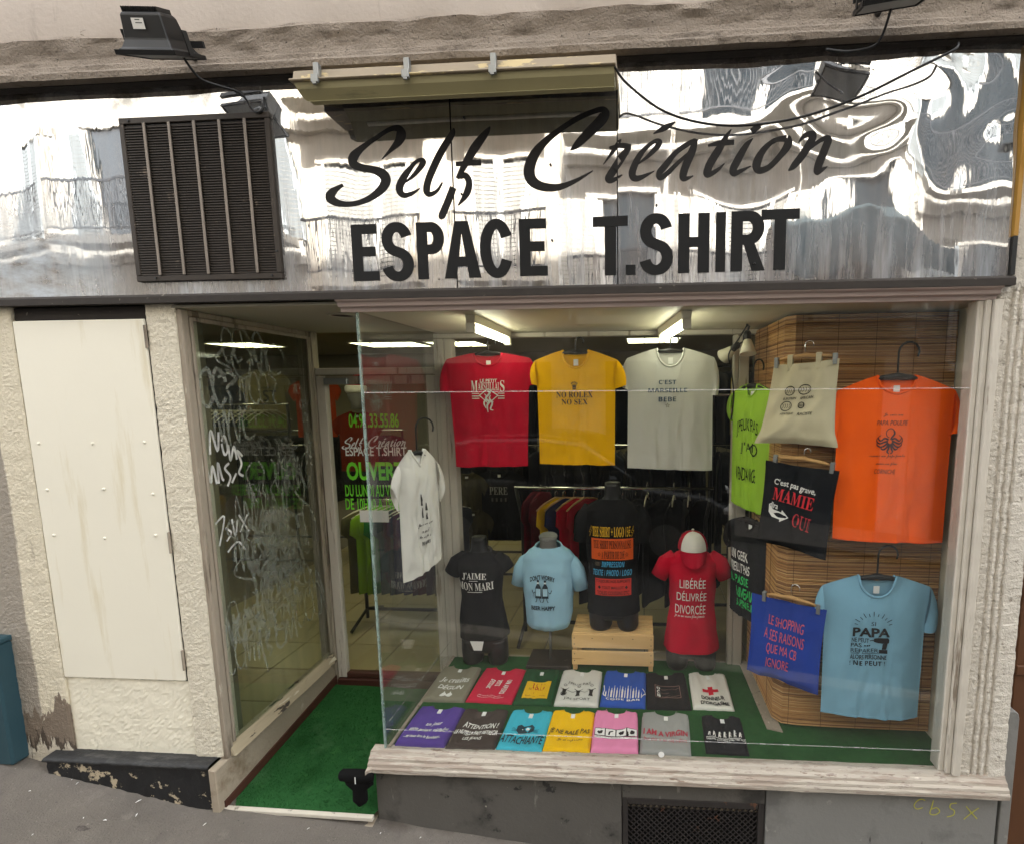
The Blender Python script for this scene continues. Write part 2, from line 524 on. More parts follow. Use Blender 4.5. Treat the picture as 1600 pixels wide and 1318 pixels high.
film_mat('glass edge', '#9fb5ae', .55, .15)

def steel_mat():
    """Polished sheet steel: mirror with vertical smears, dull water stains and dark brown blotches towards the top edge."""
    m = bpy.data.materials.new('mirror steel')
    m.use_nodes = True
    N, L = m.node_tree.nodes, m.node_tree.links
    p = N['Principled BSDF']
    p.inputs['Metallic'].default_value = 1
    p.inputs['Base Color'].default_value = (.78, .79, .80, 1)
    tc = N.new('ShaderNodeTexCoord')
    def nz(scale, st, det=8):
        mp = N.new('ShaderNodeMapping'); mp.inputs['Scale'].default_value = st
        L.new(tc.outputs['Object'], mp.inputs['Vector'])
        n = N.new('ShaderNodeTexNoise'); n.inputs['Scale'].default_value = scale; n.inputs['Detail'].default_value = det
        n.inputs['Roughness'].default_value = .65
        L.new(mp.outputs[0], n.inputs['Vector'])
        return n.outputs['Fac']
    def rng(v, a, b, c, d):
        r = N.new('ShaderNodeMapRange'); r.inputs[1].default_value = a; r.inputs[2].default_value = b
        r.inputs[3].default_value = c; r.inputs[4].default_value = d
        L.new(v, r.inputs[0]); return r.outputs[0]
    L.new(rng(nz(6, (5, 1, .6)), .35, .75, .005, .05), p.inputs['Roughness'])
    df = N.new('ShaderNodeBsdfDiffuse')
    cr = N.new('ShaderNodeMix'); cr.data_type = 'RGBA'
    cr.inputs[6].default_value = lin('#bcc0c4'); cr.inputs[7].default_value = lin('#a39a94')
    L.new(rng(nz(2.2, (2, 1, .4)), .4, .6, 0, 1), cr.inputs[0])
    L.new(cr.outputs[2], df.inputs[0])
    sx = N.new('ShaderNodeSeparateXYZ'); L.new(tc.outputs['Object'], sx.inputs[0])
    low = rng(sx.outputs['Z'], 2.20, 2.66, 1.0, .32)
    amt = N.new('ShaderNodeMath'); amt.operation = 'MULTIPLY'
    L.new(rng(nz(5, (7, 1, .5), 10), .33, .70, .10, .72), amt.inputs[0]); L.new(low, amt.inputs[1])
    mx = N.new('ShaderNodeMixShader')
    L.new(amt.outputs[0], mx.inputs[0]); L.new(p.outputs[0], mx.inputs[1]); L.new(df.outputs[0], mx.inputs[2])
    smear = N.new('ShaderNodeBsdfDiffuse'); smear.inputs[0].default_value = lin('#c3cbd2')
    sf = N.new('ShaderNodeMath'); sf.operation = 'MULTIPLY'
    L.new(rng(sx.outputs['X'], -2.0, -2.35, 0, 1), sf.inputs[0]); L.new(rng(sx.outputs['Z'], 2.50, 2.36, 0, 1), sf.inputs[1])
    s2 = N.new('ShaderNodeMath'); s2.operation = 'MULTIPLY'
    L.new(sf.outputs[0], s2.inputs[0]); L.new(rng(nz(7, (.9, 1, 2.2), 9), .38, .62, 0, .85), s2.inputs[1])
    m0 = N.new('ShaderNodeMixShader')
    L.new(s2.outputs[0], m0.inputs[0]); L.new(mx.outputs[0], m0.inputs[1]); L.new(smear.outputs[0], m0.inputs[2])
    mx = m0
    umber = N.new('ShaderNodeBsdfDiffuse'); umber.inputs[0].default_value = lin('#3a342c')  # dark brown blotches, stronger towards the top edge
    top = rng(sx.outputs['Z'], 2.74, 2.89, 0, .9)
    sm = N.new('ShaderNodeMath'); sm.operation = 'MULTIPLY'
    L.new(rng(nz(11, (1, 1, 1), 10), .50, .66, 0, 1), sm.inputs[0]); L.new(top, sm.inputs[1])
    m3 = N.new('ShaderNodeMixShader')
    L.new(sm.outputs[0], m3.inputs[0]); L.new(mx.outputs[0], m3.inputs[1]); L.new(umber.outputs[0], m3.inputs[2])
    bp = N.new('ShaderNodeBump'); bp.inputs['Distance'].default_value = .00012; bp.inputs['Strength'].default_value = 1
    L.new(nz(9, (3, 1, .5), 2), bp.inputs['Height']); L.new(bp.outputs[0], p.inputs['Normal'])
    L.new(m3.outputs[0], N['Material Output'].inputs[0])
    MATS['mirror steel'] = m
steel_mat()

# ================================================================== ground
_GP = ((-60, 7.6), (-3.5, .235), (-2.8, .132), (-2.3, .035), (-1.94, -.040), (-1.5, -.068), (-1.165, -.100), (-.37, -.197), (.6, -.325), (2, -.51), (60, -8.1))
def gz(x, y=0.0):
    for (xa, za), (xb, zb) in zip(_GP, _GP[1:]):
        if x <= xb:
            return za + (zb - za) * (x - xa) / (xb - xa)
    return -8.1
def frange(a, b, n):
    return [a + (b - a) * i / n for i in range(n + 1)]
xs = [-60, -30, -15, -8] + frange(-4.2, 2.6, 190) + [6, 12, 25, 60]
ys = frange(.06, -1.75, 50)
rows = []
for y in ys:
    rows.append([(x, y, gz(x) + .018 * y + .006 * noise.noise((x * 2.2, y * 2.2, 1)) + .0025 * noise.noise((x * 14, y * 14, 4))
                  + .020 * max(0, 1 - abs(y) / .10) * (.35 + .65 * noise.noise((x * 5, 3, 2)))) for x in xs])
obj('pavement', MB().grid(rows), 'asphalt', kind='structure', smooth=True)
ker = MB()
for a, b in zip(xs[::6], xs[6::6]):
    ker.hexa([(a, -1.90, gz(a) - .25), (b, -1.90, gz(b) - .25), (b, -1.75, gz(b) - .25), (a, -1.75, gz(a) - .25),
              (a, -1.90, gz(a) - .034), (b, -1.90, gz(b) - .034), (b, -1.751, gz(b) - .0335), (a, -1.751, gz(a) - .0335)])
obj('kerb', ker, 'grey render', kind='structure')
obj('road', MB().grid([[(x, y, gz(x) - .16) for x in (-60, 0, 60)] for y in (-1.88, -6.0)]), 'road', kind='structure')
obj('pavement', MB().grid([[(x, y, gz(x) - .04) for x in (-60, 0, 60)] for y in (-5.9, -7.6)]), 'asphalt', kind='structure')
fl = MB()
rg = random.Random(3)
for i in range(30):
    x = rg.uniform(-2.9, -1.2) if i < 22 else rg.uniform(-1.4, .2)
    y = -abs(rg.gauss(.10, .16)) - .04
    s = rg.uniform(.0012, .0034) * (1.5 if rg.random() < .12 else 1)
    a = rg.uniform(0, 3.14)
    z = gz(x) + .018 * y + .010
    el = rg.uniform(1, 3.6)
    p = [(x + s * el * math.cos(a), y + s * el * math.sin(a), z + rg.uniform(0, .004)), (x - s * math.sin(a), y + s * math.cos(a), z + .002),
         (x - s * el * math.cos(a), y - s * el * math.sin(a), z), (x + s * math.sin(a), y - s * math.cos(a), z + .003)]
    fl.add(p + [(q[0], q[1], q[2] - .002) for q in p], [(0, 1, 2, 3), (7, 6, 5, 4), (0, 4, 5, 1), (1, 5, 6, 2), (2, 6, 7, 3), (3, 7, 4, 0)])
tag(obj('paint_flakes', fl, 'label paper'), 'white flakes of peeled paint scattered on the grey pavement', 'paint flakes', kind='stuff')

# ================================================================== the shop's building
bld = thing('shop_building', 'old rendered building with rough moulded cornice above the steel shop sign', 'building', (0, 0, -.2))
def rough_strip(x0, x1, prof, nx, amp, seed, name, mat):
    """Moulding swept along x, its profile points jittered so that the edges crumble."""
    rws = []
    for i in range(nx + 1):
        x = x0 + (x1 - x0) * i / nx
        rws.append([(x, y + amp * a * noise.noise((x * 9, seed + k * 3.1, y * 20)), z + amp * .7 * a * noise.noise((x * 7, seed + k * 1.7, 5))) for k, (y, z, a) in enumerate(prof)])
    obj(name, MB().grid(rws), mat, bld, smooth=False)
up = MB()
rws = []
for x in [-14, -8] + frange(-3.4, 2.2, 140) + [6, 12]:
    r = []
    for k, z in enumerate((3.012, 3.06, 3.2, 3.6, 6, 14)):
        r.append((x, -.088 + (.004 * noise.noise((x * 3, z * 3, 0)) if k else .016 * noise.noise((x * 6, 1, 7)) + .012), z + ((.007 * noise.noise((x * 8, 2, 3)) + .004 * noise.noise((x * 30, 2, 3))) if k == 0 else 0)))
    rws.append(r)
obj('upper_wall', up.grid(rws), 'upper render', bld, smooth=True)
rough_strip(-8, 6, [(0, 2.892, 0), (-.060, 2.892, .3), (-.100, 2.890, .6), (-.105, 2.908, .9), (-.101, 2.916, .7), (-.096, 2.918, .6), (-.0955, 2.934, .8), (-.090, 2.940, .6),
                    (-.088, 2.960, 1.2), (-.092, 2.982, 1.4), (-.098, 3.003, 1.5), (-.103, 3.019, 1.8), (-.094, 3.029, 1.8), (-.06, 3.032, .5)], 900, .0055, 2, 'cornice', 'cornice stucco')
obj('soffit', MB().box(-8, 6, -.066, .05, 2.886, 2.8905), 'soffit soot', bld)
body = MB().box(-14, 12, -.055, 9, 3.01, 14).box(-14, 12, .05, 9, 2.62, 3.008).box(-14, -13.8, .2, 9, -3, 2.615).box(-13.8, 12, 8.8, 9, -3, 2.615).box(11.8, 12, .2, 8.8, -3, 2.615)
obj('storey_block', body, 'upper render', bld)
# front piers
def plate(x0, x1, z0, z1, y, depth, nx, nz, amp, seed, edge=.004, bl=0.0, br=0.0):
    """Uneven plastered slab facing the street; its bottom corners may shift sideways (bl, br)."""
    mb = MB()
    rws = []
    for j in range(nz + 1):
        t = j / nz
        z = z0 + (z1 - z0) * t
        a, b = x0 + bl * (1 - t), x1 + br * (1 - t)
        r = [(a, y + depth, z)]
        for i in range(nx + 1):
            x = a + (b - a) * i / nx
            e = edge if i in (0, nx) else 0
            r.append((x + (.003 * noise.noise((x * 30, z * 18, seed)) if e else 0), y + e + amp * .45 * noise.noise((x * 24, z * 24, seed)) + amp * .55 * noise.noise((x * 80, z * 80, seed + 3)), z))
        r.append((b, y + depth, z))
        rws.append(r)
    return mb.grid(rws)
M('worn pier', '#d8cfb9', .9, var=.10, vs=7, bump=.004, bs=75, bump2=(.003, 190), dirt=(('#a89c88', .62, 6, .12, (2, 1, .5)),),
  zones=(('#9c9488', 0, -2.668, -1, .035, 6, .012, (3, 1, .45)), ('#7d7062', 2, .375, -1, .30, 7, .012, (2.6, 2.6, .55)), ('#4f453b', 2, .235, -1, .22, 11, .02, (3, 3, .4)), ('#c9c0ae', 2, .19, -1, .20, 13, .008, (3.4, 3, .5))))
obj('pier', plate(-2.83, -2.545, .085, 2.104, -.028, .1, 40, 260, .0038, 6), 'worn pier', bld)
obj('pier', plate(-1.965, -1.842, .17, 2.104, -.026, .1, 12, 160, .0045, 3), 'rough cream', bld)
obj('panel_wall', plate(-2.55, -1.96, .165, .517, -.016, .1, 50, 30, .0035, 8), 'smooth cream', bld)
obj('recess_backing', MB().box(-2.552, -1.958, .0, .06, .5, 2.10), 'dark gap', bld)
# fluted pier beside the window
pf = [(1.255, .10), (1.255, -.012), (1.262, -.018), (1.285, -.020)]
for c in (1.303, 1.330, 1.357):
    pf += [(c - .009, -.021), (c - .004, -.011), (c + .004, -.011), (c + .009, -.021)]
pf += [(1.395, -.022), (1.428, -.018), (1.430, .10)]
rws = []
for z in frange(.178, 2.104, 230):
    rws.append([(x + .004 * noise.noise((x * 20, z * 22, 2)), y + (0 if y > .05 else .0022 * noise.noise((x * 28, z * 28, 9)) + .0026 * noise.noise((x * 85, z * 85, 4))), z) for x, y in pf])
obj('fluted_pier', MB().grid(rws), 'rough white', bld, smooth=False)
obj('pier', plate(1.292, 1.60, 2.106, 2.885, -.012, .1, 14, 60, .004, 12), 'rough white', bld)
obj('pier_block', MB().box(1.302, 1.36, -.075, -.014, 2.50, 2.585), 'dark metal', bld, bevel=.004)
# what adjoins on either side
nb = MB().box(-8, -2.835, .04, .14, -.1, 2.9)
obj('adjoining_wall', nb, 'grey render', bld)
obj('adjoining_wall', MB().box(1.47, 8, .12, .2, -1.4, 2.9), 'smooth cream', bld)
obj('buttress', MB().extrude([(1.432, -.9), (1.474, -.9), (1.474, .47), (1.468, .492), (1.455, .5), (1.432, .5)], 'y', -.01, .11), 'slab light', bld, bevel=.003)
tb = thing('planter_box', 'dark teal metal planter box standing by the grey pier', 'planter', (-2.98, .0, .14))
obj('box', MB().box(-3.2, -2.765, -.09, .03, .135, .69), 'teal box', tb, bevel=.008)
obj('rim', MB().box(-3.205, -2.76, -.095, .035, .691, .715), 'teal box', tb, bevel=.004)
wf = thing('wooden_cabinet', 'brown wooden display front glimpsed past the fluted pier', 'cabinet', (1.6, .08, 0))
obj('panel', MB().box(1.49, 2.3, .06, .118, -.7, 1.2), 'wood brown', wf, bevel=.004)
obj('rail', MB().box(1.485, 2.3, .045, .059, .62, .66).box(1.485, 2.3, .045, .059, .95, .98).box(1.485, 2.3, .035, .059, 1.17, 1.23), 'wood brown', wf, bevel=.003)

# ledge under the white panel
st = thing('black_step', 'chipped black painted stone ledge under the cream panel', 'step', (-2.2, -.05, .05))
def zs(x): return .172 - .004 * (x + 2.6)
rws = []
for i in range(61):
    x = -2.63 + .772 * i / 60
    n = .004 * noise.noise((x * 20, 1, 1))
    rws.append([(x, .0, zs(x) + .002), (x, -.05, zs(x)), (x, -.078 + n, zs(x) - .002), (x, -.086 + n, zs(x) - .010), (x, -.082 + n, zs(x) - .018)])
obj('tread', MB().grid(rws), 'black step', st, smooth=True)
rws = [[(x, -.081, zs(x) - .014)] + [(x, -.076 + .005 * noise.noise((x * 26, k * .8, 6)), zs(x) - .014 - (zs(x) - .014 - gz(x) + .02) * k / 6) for k in range(1, 7)] for x in frange(-2.62, -1.858, 60)]
obj('riser', MB().grid(rws), 'chipped riser', st, smooth=True)

# plinth under the display window
pl = thing('window_plinth', 'dark grey slab plinth beneath the display window', 'plinth', (.1, -.02, -.3))
obj('slab', MB().box(-1.15, -.086, -.022, .05, -.7, .131), 'slab dark', pl, bevel=.003)
obj('slab', MB().box(-.083, .506, -.021, .05, .062, .131), 'slab dark', pl, bevel=.003)
obj('slab', MB().box(.509, 1.412, -.024, .05, -.9, .140), 'slab light', pl, bevel=.003, label='paler grey slab with yellow scribble')
a = Art()
for pts in ([(1470, 1252), (1455, 1240), (1432, 1247), (1422, 1262), (1432, 1268), (1452, 1261)],
            [(1457, 1248), (1450, 1262), (1443, 1276), (1456, 1276), (1462, 1266), (1450, 1263)],
            [(1493, 1252), (1481, 1256), (1480, 1262), (1488, 1266), (1486, 1276), (1470, 1281)],
            [(1500, 1260), (1508, 1268), (1518, 1276)], [(1521, 1258), (1508, 1268), (1498, 1281)]):
    a.s('#a8a83a', [((x - 1420) if i else (x - 1420), y - 1240, 1.5) for i, (x, y) in enumerate(pts)])
g = Art()
def sc_(p, dx, dy): return [(x + dx, y + dy) for x, y in p]
C_ = [(17, 2), (10, 0), (3, 5), (0, 13), (5, 18), (14, 15)]
B_ = [(4, 0), (2, 12), (0, 24), (8, 26), (15, 20), (10, 13), (2, 16)]
S_ = [(14, 0), (5, 2), (4, 9), (11, 14), (10, 22), (0, 26)]
for p, dx, dy in ((C_, 1417, 1243), (B_, 1443, 1244), (S_, 1470, 1247), ([(0, 0), (10, 12), (19, 22)], 1499, 1252), ([(20, 2), (9, 12), (-2, 24)], 1499, 1252)):
    g.s('#b3b045', [(x, y, 1.6) for x, y in sc_(p, dx, dy)])
g.put(pl, lambda x, y, l: (1.092 + (x - 1417) * .00243, -.0245 - l, .128 - (y - 1240) * .00243), 'chalk_scribble', local=False)
vent = thing('mesh_vent', 'rusty expanded metal vent grating in the dark plinth', 'vent', (.21, -.02, -.2))
obj('recess', MB().box(-.086, .509, .02, .05, -.7, .06), 'black plastic', vent)
vf = MB().box(-.083, -.060, -.018, .02, -.7, .060).box(.480, .506, -.018, .02, -.7, .060).box(-.060, .480, -.018, .02, .030, .060)
obj('frame', vf, 'rust mesh', vent, bevel=.003)
me = MB()
cw, ch = .0245, .0125
for j in range(44):
    z = .028 - j * ch
    for i in range(22):
        x = -.060 + i * cw + (cw / 2 if j % 2 else 0)
        if x + cw > .482: continue
        for (xa, za, xb, zb) in ((x, z, x + cw / 2, z - ch), (x + cw / 2, z - ch, x + cw, z)):
            t = .0022
            me.add([(xa, -.012, za + t), (xb, -.012, zb + t), (xb, -.009, zb - t), (xa, -.009, za - t), (xa, -.004, za + t), (xb, -.004, zb + t)], [(0, 1, 2, 3), (0, 4, 5, 1)])
obj('wire_mesh', me, 'rust mesh', vent, kind='stuff', recalc=False)

# ================================================================== sign board
sign = thing('shop_sign', 'long dented mirror steel sign board lettered Self Création Espace T.Shirt', 'sign', (-.7, -.03, 2.14))
PANELS = ((-3.3, -.694, 3, lambda x, z: .85), (-.689, -.092, 11, lambda x, z: .7),
          (-.088, 1.268, 19, lambda x, z: .8 + 1.5 * max(0, min(1, (x - .05) / .7)) * max(.25, min(1, (z - 2.3) / .25))))
def steel_y(x, z):
    for x0, x1, seed, amp in PANELS:
        if x <= x1 + .0025: break
    A = amp(x, z)
    y = A * (.0052 * noise.noise((x * 2.6, z * .9, seed)) + .0009 * noise.noise((x * 6.5, z * 1.4, seed + 5)) + .00018 * noise.noise((x * 11, z * 5, seed + 9)))
    y += max(0, A - 1) * (.0050 * noise.noise((x * 2.0 + z * 1.2, z * 4.2, seed + 2)) + .0016 * noise.noise((x * 7, z * 8, seed + 4)) + .0042 * noise.noise((x * 4.4 + 1.5 * noise.noise((x * 3, z * 3, 7)), z * 5.5, seed + 6)) * max(0, min(1, (z - 2.42) / .2)))
    return -.036 + y
def steel(x0, x1, seed, amp):
    nx, nz = int((x1 - x0) / .012), 60
    return MB().grid([[(x0 + (x1 - x0) * i / nx, steel_y(x0 + (x1 - x0) * i / nx, 2.136 + .751 * j / nz), 2.136 + .751 * j / nz) for i in range(nx + 1)] for j in range(nz + 1)])
for pn_ in PANELS:
    obj('metal_panel', steel(*pn_), 'mirror steel', sign, smooth=True)
obj('backing_board', MB().box(-3.3, 1.268, -.024, .02, 2.136, 2.884), 'dark gap', sign)
obj('drip_trim', MB().extrude([(-.058, 2.104), (-.058, 2.128), (-.046, 2.138), (-.027, 2.138), (-.027, 2.104)], 'x', -3.3, 1.285), 'dark gap', sign)
obj('edge_strip', MB().box(1.270, 1.284, -.05, -.014, 2.27, 2.884), 'ochre edge', sign)
obj('edge_strip', MB().box(1.270, 1.284, -.05, -.014, 2.14, 2.268), 'black plastic', sign)
sc_mb = Art()
SCRIPT = [[(-955,2603,1.7),(-917,2635,14.9),(-888,2661,29.7),(-877,2685,36.1),(-887,2705,23.4),(-921,2703,14.9),(-982,2672,15.3),(-1031,2643,22.1),(-1063,2615,35.7),(-1065,2592,31.9),(-1036,2577,26.3),(-989,2567,27.2),(-956,2551,36.1),(-945,2529,37.4),(-961,2502,31.9),(-1000,2474,23.4),(-1048,2456,19.1),(-1096,2450,19.1),(-1139,2457,26.3),(-1163,2475,35.7),(-1154,2493,30.6),(-1136,2506,19.1),(-1111,2519,10.2)],[(-875,2517,4.2),(-842,2539,12.7),(-811,2569,19.1),(-799,2588,20.4),(-811,2594,13.6),(-831,2585,12.7),(-867,2548,23.4),(-892,2510,28.9),(-893,2486,25.5),(-875,2474,19.1),(-845,2481,12.7),(-817,2496,3.4)],[(-679,2696,3.4),(-688,2676,21.2),(-724,2628,25.5),(-755,2579,26.3),(-784,2522,25.5),(-792,2487,25.5),(-780,2474,17.8),(-752,2486,11.0),(-731,2514,5.1)],[(-546,2697,3.4),(-564,2675,22.1),(-603,2631,31.4),(-638,2582,25.5),(-674,2525,14.4)],[(-678,2575,15.3),(-634,2576,17.8),(-584,2577,19.5)],[(-665,2531,17.0),(-644,2534,22.1),(-631,2509,23.4),(-643,2471,23.4),(-675,2432,4.2)],[(-691,2495,25.5),(-716,2442,26.3),(-739,2397,25.5),(-742,2385,5.9)],[(-258,2607,3.4),(-232,2627,25.5),(-191,2664,34.0),(-151,2699,36.1),(-133,2724,34.0),(-144,2739,19.5),(-178,2732,17.0),(-230,2713,17.8),(-287,2682,17.8),(-344,2643,23.4),(-386,2600,34.0),(-408,2551,40.4),(-403,2515,39.1),(-377,2493,31.9),(-336,2483,27.6),(-291,2486,21.2),(-233,2507,12.7),(-178,2536,3.4)],[(-140,2556,2.5),(-112,2590,11.0),(-88,2622,15.3),(-76,2636,3.4)],[(-118,2609,11.0),(-88,2615,15.3),(-64,2614,17.8),(-40,2611,12.7)],[(-46,2609,17.0),(-76,2573,27.6),(-108,2529,27.6),(-122,2507,25.5),(-108,2501,17.0),(-72,2517,3.4)],[(-18,2550,3.4),(20,2577,12.7),(51,2606,19.1),(59,2622,19.1),(43,2625,12.7),(12,2604,14.9),(-16,2571,21.2),(-36,2527,25.5),(-31,2506,23.4),(-8,2505,17.0),(42,2526,2.5)],[(38,2650,2.5),(78,2668,19.5),(115,2686,3.4)],[(187,2626,10.2),(160,2613,17.0),(117,2585,17.0),(82,2545,22.1),(59,2518,22.1),(64,2502,17.0),(90,2519,17.0),(133,2558,12.7),(179,2594,10.6)],[(186,2628,17.0),(175,2590,26.3),(153,2542,27.6),(143,2505,25.5),(153,2497,15.3),(179,2506,3.4)],[(309,2655,3.4),(293,2633,14.9),(269,2594,25.5),(239,2547,27.6),(227,2514,25.5),(239,2511,19.1),(266,2525,11.9),(288,2544,3.4)],[(230,2605,5.9),(269,2612,17.8),(320,2613,17.0)],[(385,2623,2.5),(362,2601,19.1),(336,2558,26.3),(319,2525,26.3),(322,2510,20.4),(344,2517,14.0),(380,2532,3.4)],[(379,2645,20.4),(406,2665,21.2)],[(499,2617,22.1),(457,2612,15.3),(420,2581,22.1),(400,2541,29.7),(407,2517,23.4),(441,2525,19.5),(478,2560,20.4),(502,2592,28.0),(504,2612,24.6),(499,2617,22.1)],[(539,2601,3.4),(560,2623,17.0),(586,2627,22.1),(583,2607,26.3),(555,2561,26.3),(525,2525,21.2),(508,2511,3.4)],[(540,2536,5.1),(580,2582,11.0),(621,2610,15.3),(640,2608,24.6),(630,2577,26.3),(613,2533,28.0),(606,2504,21.2),(621,2509,14.9),(641,2520,2.5)]]
for st_ in SCRIPT:
    sc_mb.s('#1c1a19', [(x, -z, w) for x, z, w in st_], sub=7)
sc_mb.put(sign, lambda x, y, l: (x / 1000, steel_y(x / 1000, -y / 1000) - l, -y / 1000), 'script_lettering', local=False)
KI = '#161616'
def capital(ch, x0, x1, z0, z1):
    """One block capital of the sign, drawn in its own unit box (x right, y down)."""
    t = Art()
    w, h = x1 - x0, z1 - z0
    s = .041
    b = .035
    def box(a, b_, c, d): t.poly(KI, [(a, c), (b_, c), (b_, d), (a, d)])
    if ch in 'EPRH': box(0, s, 0, h)
    if ch == 'I': box(0, w, 0, h)
    if ch == '.': box(0, w, 0, h)
    if ch == 'E':
        box(s, w * .97, 0, b); box(s, w, h - b, h); box(s, w * .90, h * .48 - b / 2, h * .48 + b / 2)
    if ch == 'T':
        box(0, w, 0, b); box(w / 2 - s / 2, w / 2 + s / 2, b, h)
    if ch == 'H':
        box(w - s, w, 0, h); box(s, w - s, h * .48 - b / 2, h * .48 + b / 2)
    if ch == 'A':
        k = s * 1.12
        t.poly(KI, [(0, h), (w / 2 - k * .55, 0), (w / 2 + k * .55, 0), (w / 2, h * .20), (k, h)])
        t.poly(KI, [(w, h), (w - k, h), (w / 2, h * .20), (w / 2 + k * .55, 0)])
        t.poly(KI, [(w * .24, h * .62), (w * .76, h * .62), (w * .83, h * .62 + b), (w * .17, h * .62 + b)])
    if ch in 'PR':
        r = h * .28 - b / 2
        P = [(s - .001, b / 2, b), (w * .50, b / 2, b)] + [(w * .52 + (w * .48 - s / 2) * math.sin(q), h * .28 - r * math.cos(q), b + (s - b) * math.sin(q)) for q in frange(.12, math.pi - .12, 12)] + [(w * .50, h * .56 - b / 2, b), (s - .001, h * .56 - b / 2, b)]
        t.s(KI, P, sub=3)
        if ch == 'R': t.poly(KI, [(w * .38, h * .54), (w * .72, h * .54), (w * 1.04, h), (w * 1.04 - s * 1.1, h)])
    if ch == 'C':
        rx, ry = w / 2 - s / 2, h / 2 - b / 2
        t.s(KI, [(w / 2 + rx * math.cos(q) * (1 if math.cos(q) < 0 else .94), h / 2 + ry * math.sin(q), b + (s - b) * abs(math.cos(q))) for q in frange(R(-28), R(-332), 30)], sub=3)
    if ch == 'S':
        rx = w / 2 - s / 2
        P = [(w / 2 + rx * .92 * math.cos(q), h * .285 + (h * .285 - b / 2) * math.sin(q), b + (s - b) * abs(math.cos(q))) for q in frange(R(-12), R(-245), 16)]
        P += [(w / 2 + rx * math.cos(q), h * .715 + (h * .285 - b / 2) * math.sin(q), b + (s - b) * abs(math.cos(q))) for q in frange(R(-62), R(168), 16)]
        t.s(KI, P, sub=3)
    t.put(sign, lambda x, y, l: (x0 + x, steel_y(x0 + x, z1 - y) - .0004 - l, z1 - y), 'capital_letter', local=False)
for ch, x0, x1, z0, z1 in (('E', -1.092, -.990, 2.172, 2.377), ('S', -.978, -.855, 2.168, 2.381), ('P', -.840, -.735, 2.173, 2.377), ('A', -.738, -.598, 2.174, 2.377), ('C', -.600, -.472, 2.171, 2.381), ('E', -.452, -.348, 2.176, 2.378),
                           ('T', -.180, -.053, 2.172, 2.378), ('.', -.061, -.026, 2.172, 2.207), ('S', -.012, .110, 2.169, 2.383), ('H', .128, .240, 2.174, 2.380), ('I', .262, .297, 2.175, 2.381), ('R', .316, .432, 2.176, 2.382), ('T', .421, .553, 2.177, 2.384)):
    capital(ch, x0, x1, z0, z1)
for x, z in ((-.64, 2.73), (-.33, 2.56), (-.33, 2.30), (.05, 2.62), (.05, 2.41), (-.66, 2.47), (.4, 2.2)):
    obj('rivet', MB().rings([[(x + r * math.cos(k), y, z + r * math.sin(k)) for k in frange(0, 5.236, 5)] for r, y in ((.004, -.037), (.004, -.043), (.002, -.0445))], False), 'black plastic', sign)

# ventilation grille let into the sign
vg = thing('vent_grille', 'brown louvred ventilation grille set into the steel sign', 'vent grille', (-1.66, -.05, 2.19))
x0, x1, z0, z1 = -1.958, -1.366, 2.186, 2.778
obj('frame', MB().box(x0, x1, -.050, -.030, z0, z0 + .022).box(x0, x1, -.050, -.030, z1 - .022, z1).box(x0, x0 + .020, -.0508, -.030, z0 + .022, z1 - .022).box(x1 - .020, x1, -.0508, -.030, z0 + .022, z1 - .022), 'brown metal', vg, bevel=.002)
obj('backing', MB().box(x0 + .01, x1 - .01, -.0425, -.040, z0 + .01, z1 - .01), 'black plastic', vg)
lv = MB()
n = 58
for i in range(n):
    z = z0 + .026 + (z1 - z0 - .052) * i / n
    lv.add([(x0 + .020, -.0495, z), (x1 - .020, -.0495, z), (x1 - .020, -.0435, z + .0075), (x0 + .020, -.0435, z + .0075), (x0 + .020, -.0495, z - .0022), (x1 - .020, -.0495, z - .0022)], [(0, 1, 2, 3), (4, 5, 1, 0)])
obj('louvre', lv, 'brown metal', vg, recalc=False, kind='stuff')
for i in range(1, 6):
    x = x0 + (x1 - x0) * (i / 6.0) + .004
    obj('bar', MB().box(x - .0052, x + .0052, -.055, -.0500, z0 + .022, z1 - .022), 'grille bar', vg, bevel=.001)
for x, z in ((x0 + .08, z0 + .012), (x1 - .04, z0 + .012), (x1 - .012, z0 + .10), (x0 + .04, z1 - .012)):
    obj('screw', MB().rings([[(x + r * math.cos(k), y, z + r * math.sin(k)) for k in frange(0, 5.236, 5)] for r, y in ((.005, -.050), (.004, -.053))], False), 'dark metal', vg)

# hooded light trough over the lettering
tr = thing('light_trough', 'olive hooded light trough with flaking lid above the lettering', 'light trough', (-.63, -.12, 2.7))
X0, X1 = -1.168, -.092
def hood(x0, x1, dx):
    pr = [(-.196, 2.785), (-.191, 2.765), (-.176, 2.744), (-.172, 2.738), (-.176, 2.734), (-.165, 2.727), (-.110, 2.775), (-.050, 2.790)]
    n = 12
    rws = []
    for i in range(n + 1):
        k = i / n
        rws.append([(x0 + dx * j / 7 + (x1 - x0 - dx * j / 7) * k, y, z) for j, (y, z) in enumerate(pr)])
    return MB().grid(rws)
obj('hood', hood(X0, X1, .07), 'hood paint', tr, smooth=False)
obj('end_cap', MB().add([(X1 + .001, y, z) for y, z in ((-.196, 2.785), (-.191, 2.765), (-.176, 2.744), (-.165, 2.727), (-.110, 2.775), (-.050, 2.82))] + [(X1 - .004, y, z) for y, z in ((-.196, 2.785), (-.191, 2.765), (-.176, 2.744), (-.165, 2.727), (-.110, 2.775), (-.050, 2.82))],
    [(0, 1, 2, 3, 4, 5), (11, 10, 9, 8, 7, 6)]), 'hood paint', tr)
obj('lid', MB().extrude([(-.206, 2.786), (-.206, 2.792), (-.186, 2.796), (-.176, 2.832), (-.06, 2.845), (-.06, 2.786)], 'x', X0 - .01, X1 + .006), 'lid paint', tr, bevel=.002)
